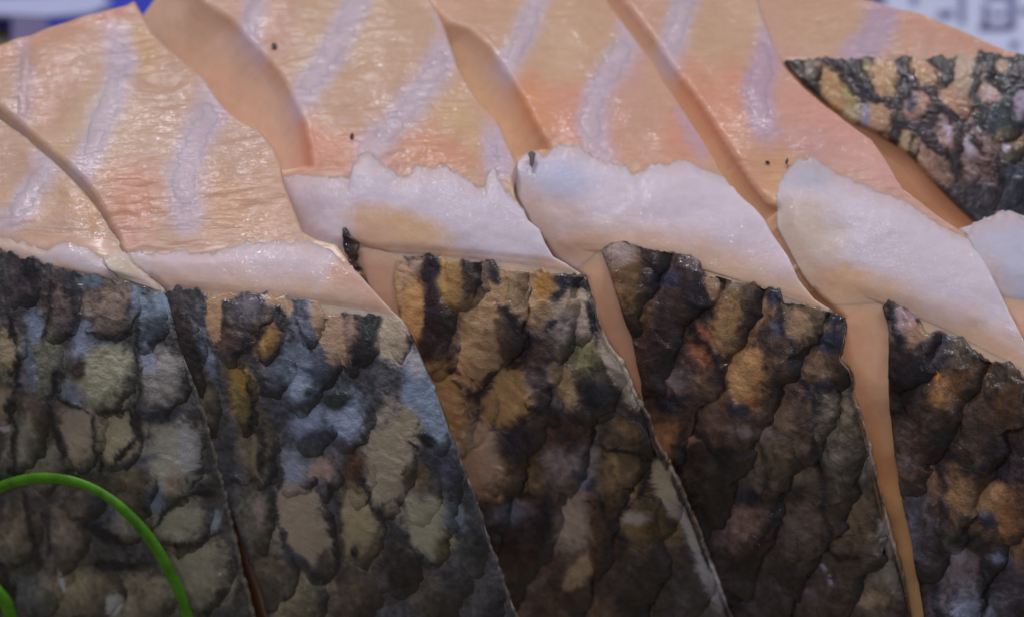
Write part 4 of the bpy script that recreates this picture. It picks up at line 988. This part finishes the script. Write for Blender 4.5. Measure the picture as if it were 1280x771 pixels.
F.skin(F_top, [(1300, 360), (1470, 380)],
       [(980, 78), (1005, 106), (1040, 134), (1067, 153), (1090, 164), (1116, 179), (1142, 199), (1167, 228), (1190, 251), (1213, 273), (1250, 310), (1300, 360)],
       [(1432, 80), (1450, 200), (1470, 380)], (52, 54, 58), F_paint, F_scales, edge=(190, 150, 110), step=1.9, gain=1.9, lk=0.45, sat=0.8)
tag(F.root, 'end piece at the upper right with a black netted skin patch on top', 'fish slice', GROUP)

# ================================================================== slice G: pale strip behind slice E at the right edge
GG = Slice(left=[[(1196, 286), (1204, 292), (1208, 296)], [(1208, 296), (1226, 330), (1250, 376)], [(1250, 376), (1290, 450), (1340, 600)]],
           right=[[(1340, 284), (1380, 290), (1400, 296)], [(1400, 296), (1420, 350), (1440, 400)], [(1440, 400), (1470, 480), (1500, 600)]],
           back=[(1196, 286), (1212, 282), (1226, 275), (1244, 267), (1262, 262), (1284, 270), (1340, 284)],
           ridge=((1250, 392), (1400, 440)), fat_px=(1270, 300), zr=0.0525, seed=95, slopes=(10, 24, 50, 66), round_left=6)
GG.body([], base=(196, 186, 196))
GG.fat([(1204, 290), (1214, 282), (1228, 275), (1246, 267), (1262, 263), (1284, 271), (1338, 286)], [(1252, 378), (1400, 410)],
       [(1204, 290), (1226, 330), (1252, 378)], [(1338, 286), (1400, 410)], [(1250, 420), (1400, 440)], col=(186, 184, 196), lift=0.0006)
tag(GG.root, 'pale fatty slice peeking out at the right edge below the skin patch', 'fish slice', GROUP)


# ------------------------------------------------------------------ green shreds
def tube(name, sl, pts, hs, r, mat):
    p = resample(pts, 46)
    for _ in range(8):
        p[1:-1] = (p[:-2] + 2 * p[1:-1] + p[2:]) / 4
    h = np.interp(np.linspace(0, 1, 46), np.linspace(0, 1, len(hs)), hs)
    P, n = sl.base(p[:, 0], p[:, 1])
    P = P + n * h[:, None]
    T = np.gradient(P, axis=0); T /= np.linalg.norm(T, axis=1, keepdims=True)
    Bn = np.cross(T, n); Bn /= np.linalg.norm(Bn, axis=1, keepdims=True)
    Nn = np.cross(Bn, T)
    k = 14
    a = np.linspace(0, 2 * math.pi, k, endpoint=False)
    rr = r * (1 + 0.16 * fbm(np.arange(46) / 4, np.zeros(46), 3, 3) + 0.0 * h)[:, None, None] * (1 + 0.10 * fbm(np.arange(46)[:, None] / 9 + np.zeros(14), np.abs(np.arange(14) - 7)[None] / 2.0 + np.zeros((46, 1)), 8, 2))[..., None]
    ring = P[:, None] + rr * (np.cos(a)[None, :, None] * Bn[:, None] * 1.08 + np.sin(a)[None, :, None] * Nn[:, None] * 0.55)
    V = ring.reshape(-1, 3)
    i = np.arange(46 * k).reshape(46, k)
    Fc = np.stack([i[:-1], np.roll(i[:-1], -1, 1), np.roll(i[1:], -1, 1), i[1:]], -1).reshape(-1, 4)
    caps = np.array([[0, k - 1 - j, k - 2 - j, 0] for j in range(0)]).reshape(-1, 4).astype(int)
    return mesh_obj(name, V, np.r_[Fc, caps], mat)


m_green = plain_mat('green_stem', (80, 142, 16), 0.45, 0.35, 420, 0.25)
g1 = tube('green_shred', A, [(-60, 650), (-20, 614), (20, 593), (60, 584), (100, 585), (137, 598), (168, 622), (199, 658), (224, 702), (241, 750), (253, 806), (260, 850)],
          [0.0012, 0.0016, 0.0024, 0.0026, 0.0024, 0.0018, 0.0014], 0.00074, m_green)
tag(g1, 'long green stem shred arching over the grey scales at lower left', 'stem')
g2 = tube('green_shred', A, [(-50, 690), (-12, 700), (8, 712), (24, 735), (34, 785)], [0.0022, 0.0034, 0.0028], 0.00090, m_green)
tag(g2, 'short end of green stem in the bottom left corner', 'stem')

# ------------------------------------------------------------------ dark flecks on the flesh
m_fleck = plain_mat('dark_fleck', (84, 76, 70), 0.5, 0.3, 900)


def fleck(sl, pts, h, label):
    p = np.array(pts, float)
    p = p.mean(0) + (p - p.mean(0)) * 0.78
    P, n = sl.pt(p[:, 0], p[:, 1], np.full(len(p), h))
    k = len(p); c = P.mean(0) + n.mean(0) * 0.00012
    V = np.r_[P, P - n * 0.0004, c[None]]
    Fc = [(i, (i + 1) % k, 2 * k, 2 * k) for i in range(k)]
    me = bpy.data.meshes.new('dark_fleck')
    me.from_pydata(V.tolist(), [], [(2 * k, (i + 1) % k, i) for i in range(k)] + [(i, (i + 1) % k, (i + 1) % k + k, i + k) for i in range(k)] + [tuple(range(k, 2 * k))])
    me.update(); me.materials.append(m_fleck)
    o = bpy.data.objects.new('dark_fleck', me); COL.objects.link(o)
    tag(o, label, 'fleck', 'dark flecks on the fish')


fleck(C, [(339, 55), (343, 53), (347, 56), (346, 60), (341, 61), (339, 59)], 0.0004, 'round dark fleck on tan flesh near the top of the picture')
fleck(C, [(437, 174), (440, 168), (443, 170), (441, 176)], 0.0004, 'small dark fleck on orange flesh above the jagged pale fat')
fleck(D, [(660, 196), (666, 193), (672, 196), (670, 207), (667, 217), (663, 213), (663, 204)], 0.0013, 'wedge shaped grey fleck on the corner of the pale fat')
fleck(E, [(956, 202), (960, 201), (963, 203), (959, 205)], 0.0004, 'tiny fleck on orange flesh left of the right pale fat')
fleck(E, [(981, 205), (984, 199), (986, 201), (984, 207)], 0.0008, 'tiny fleck at the tip of the right pale fat')
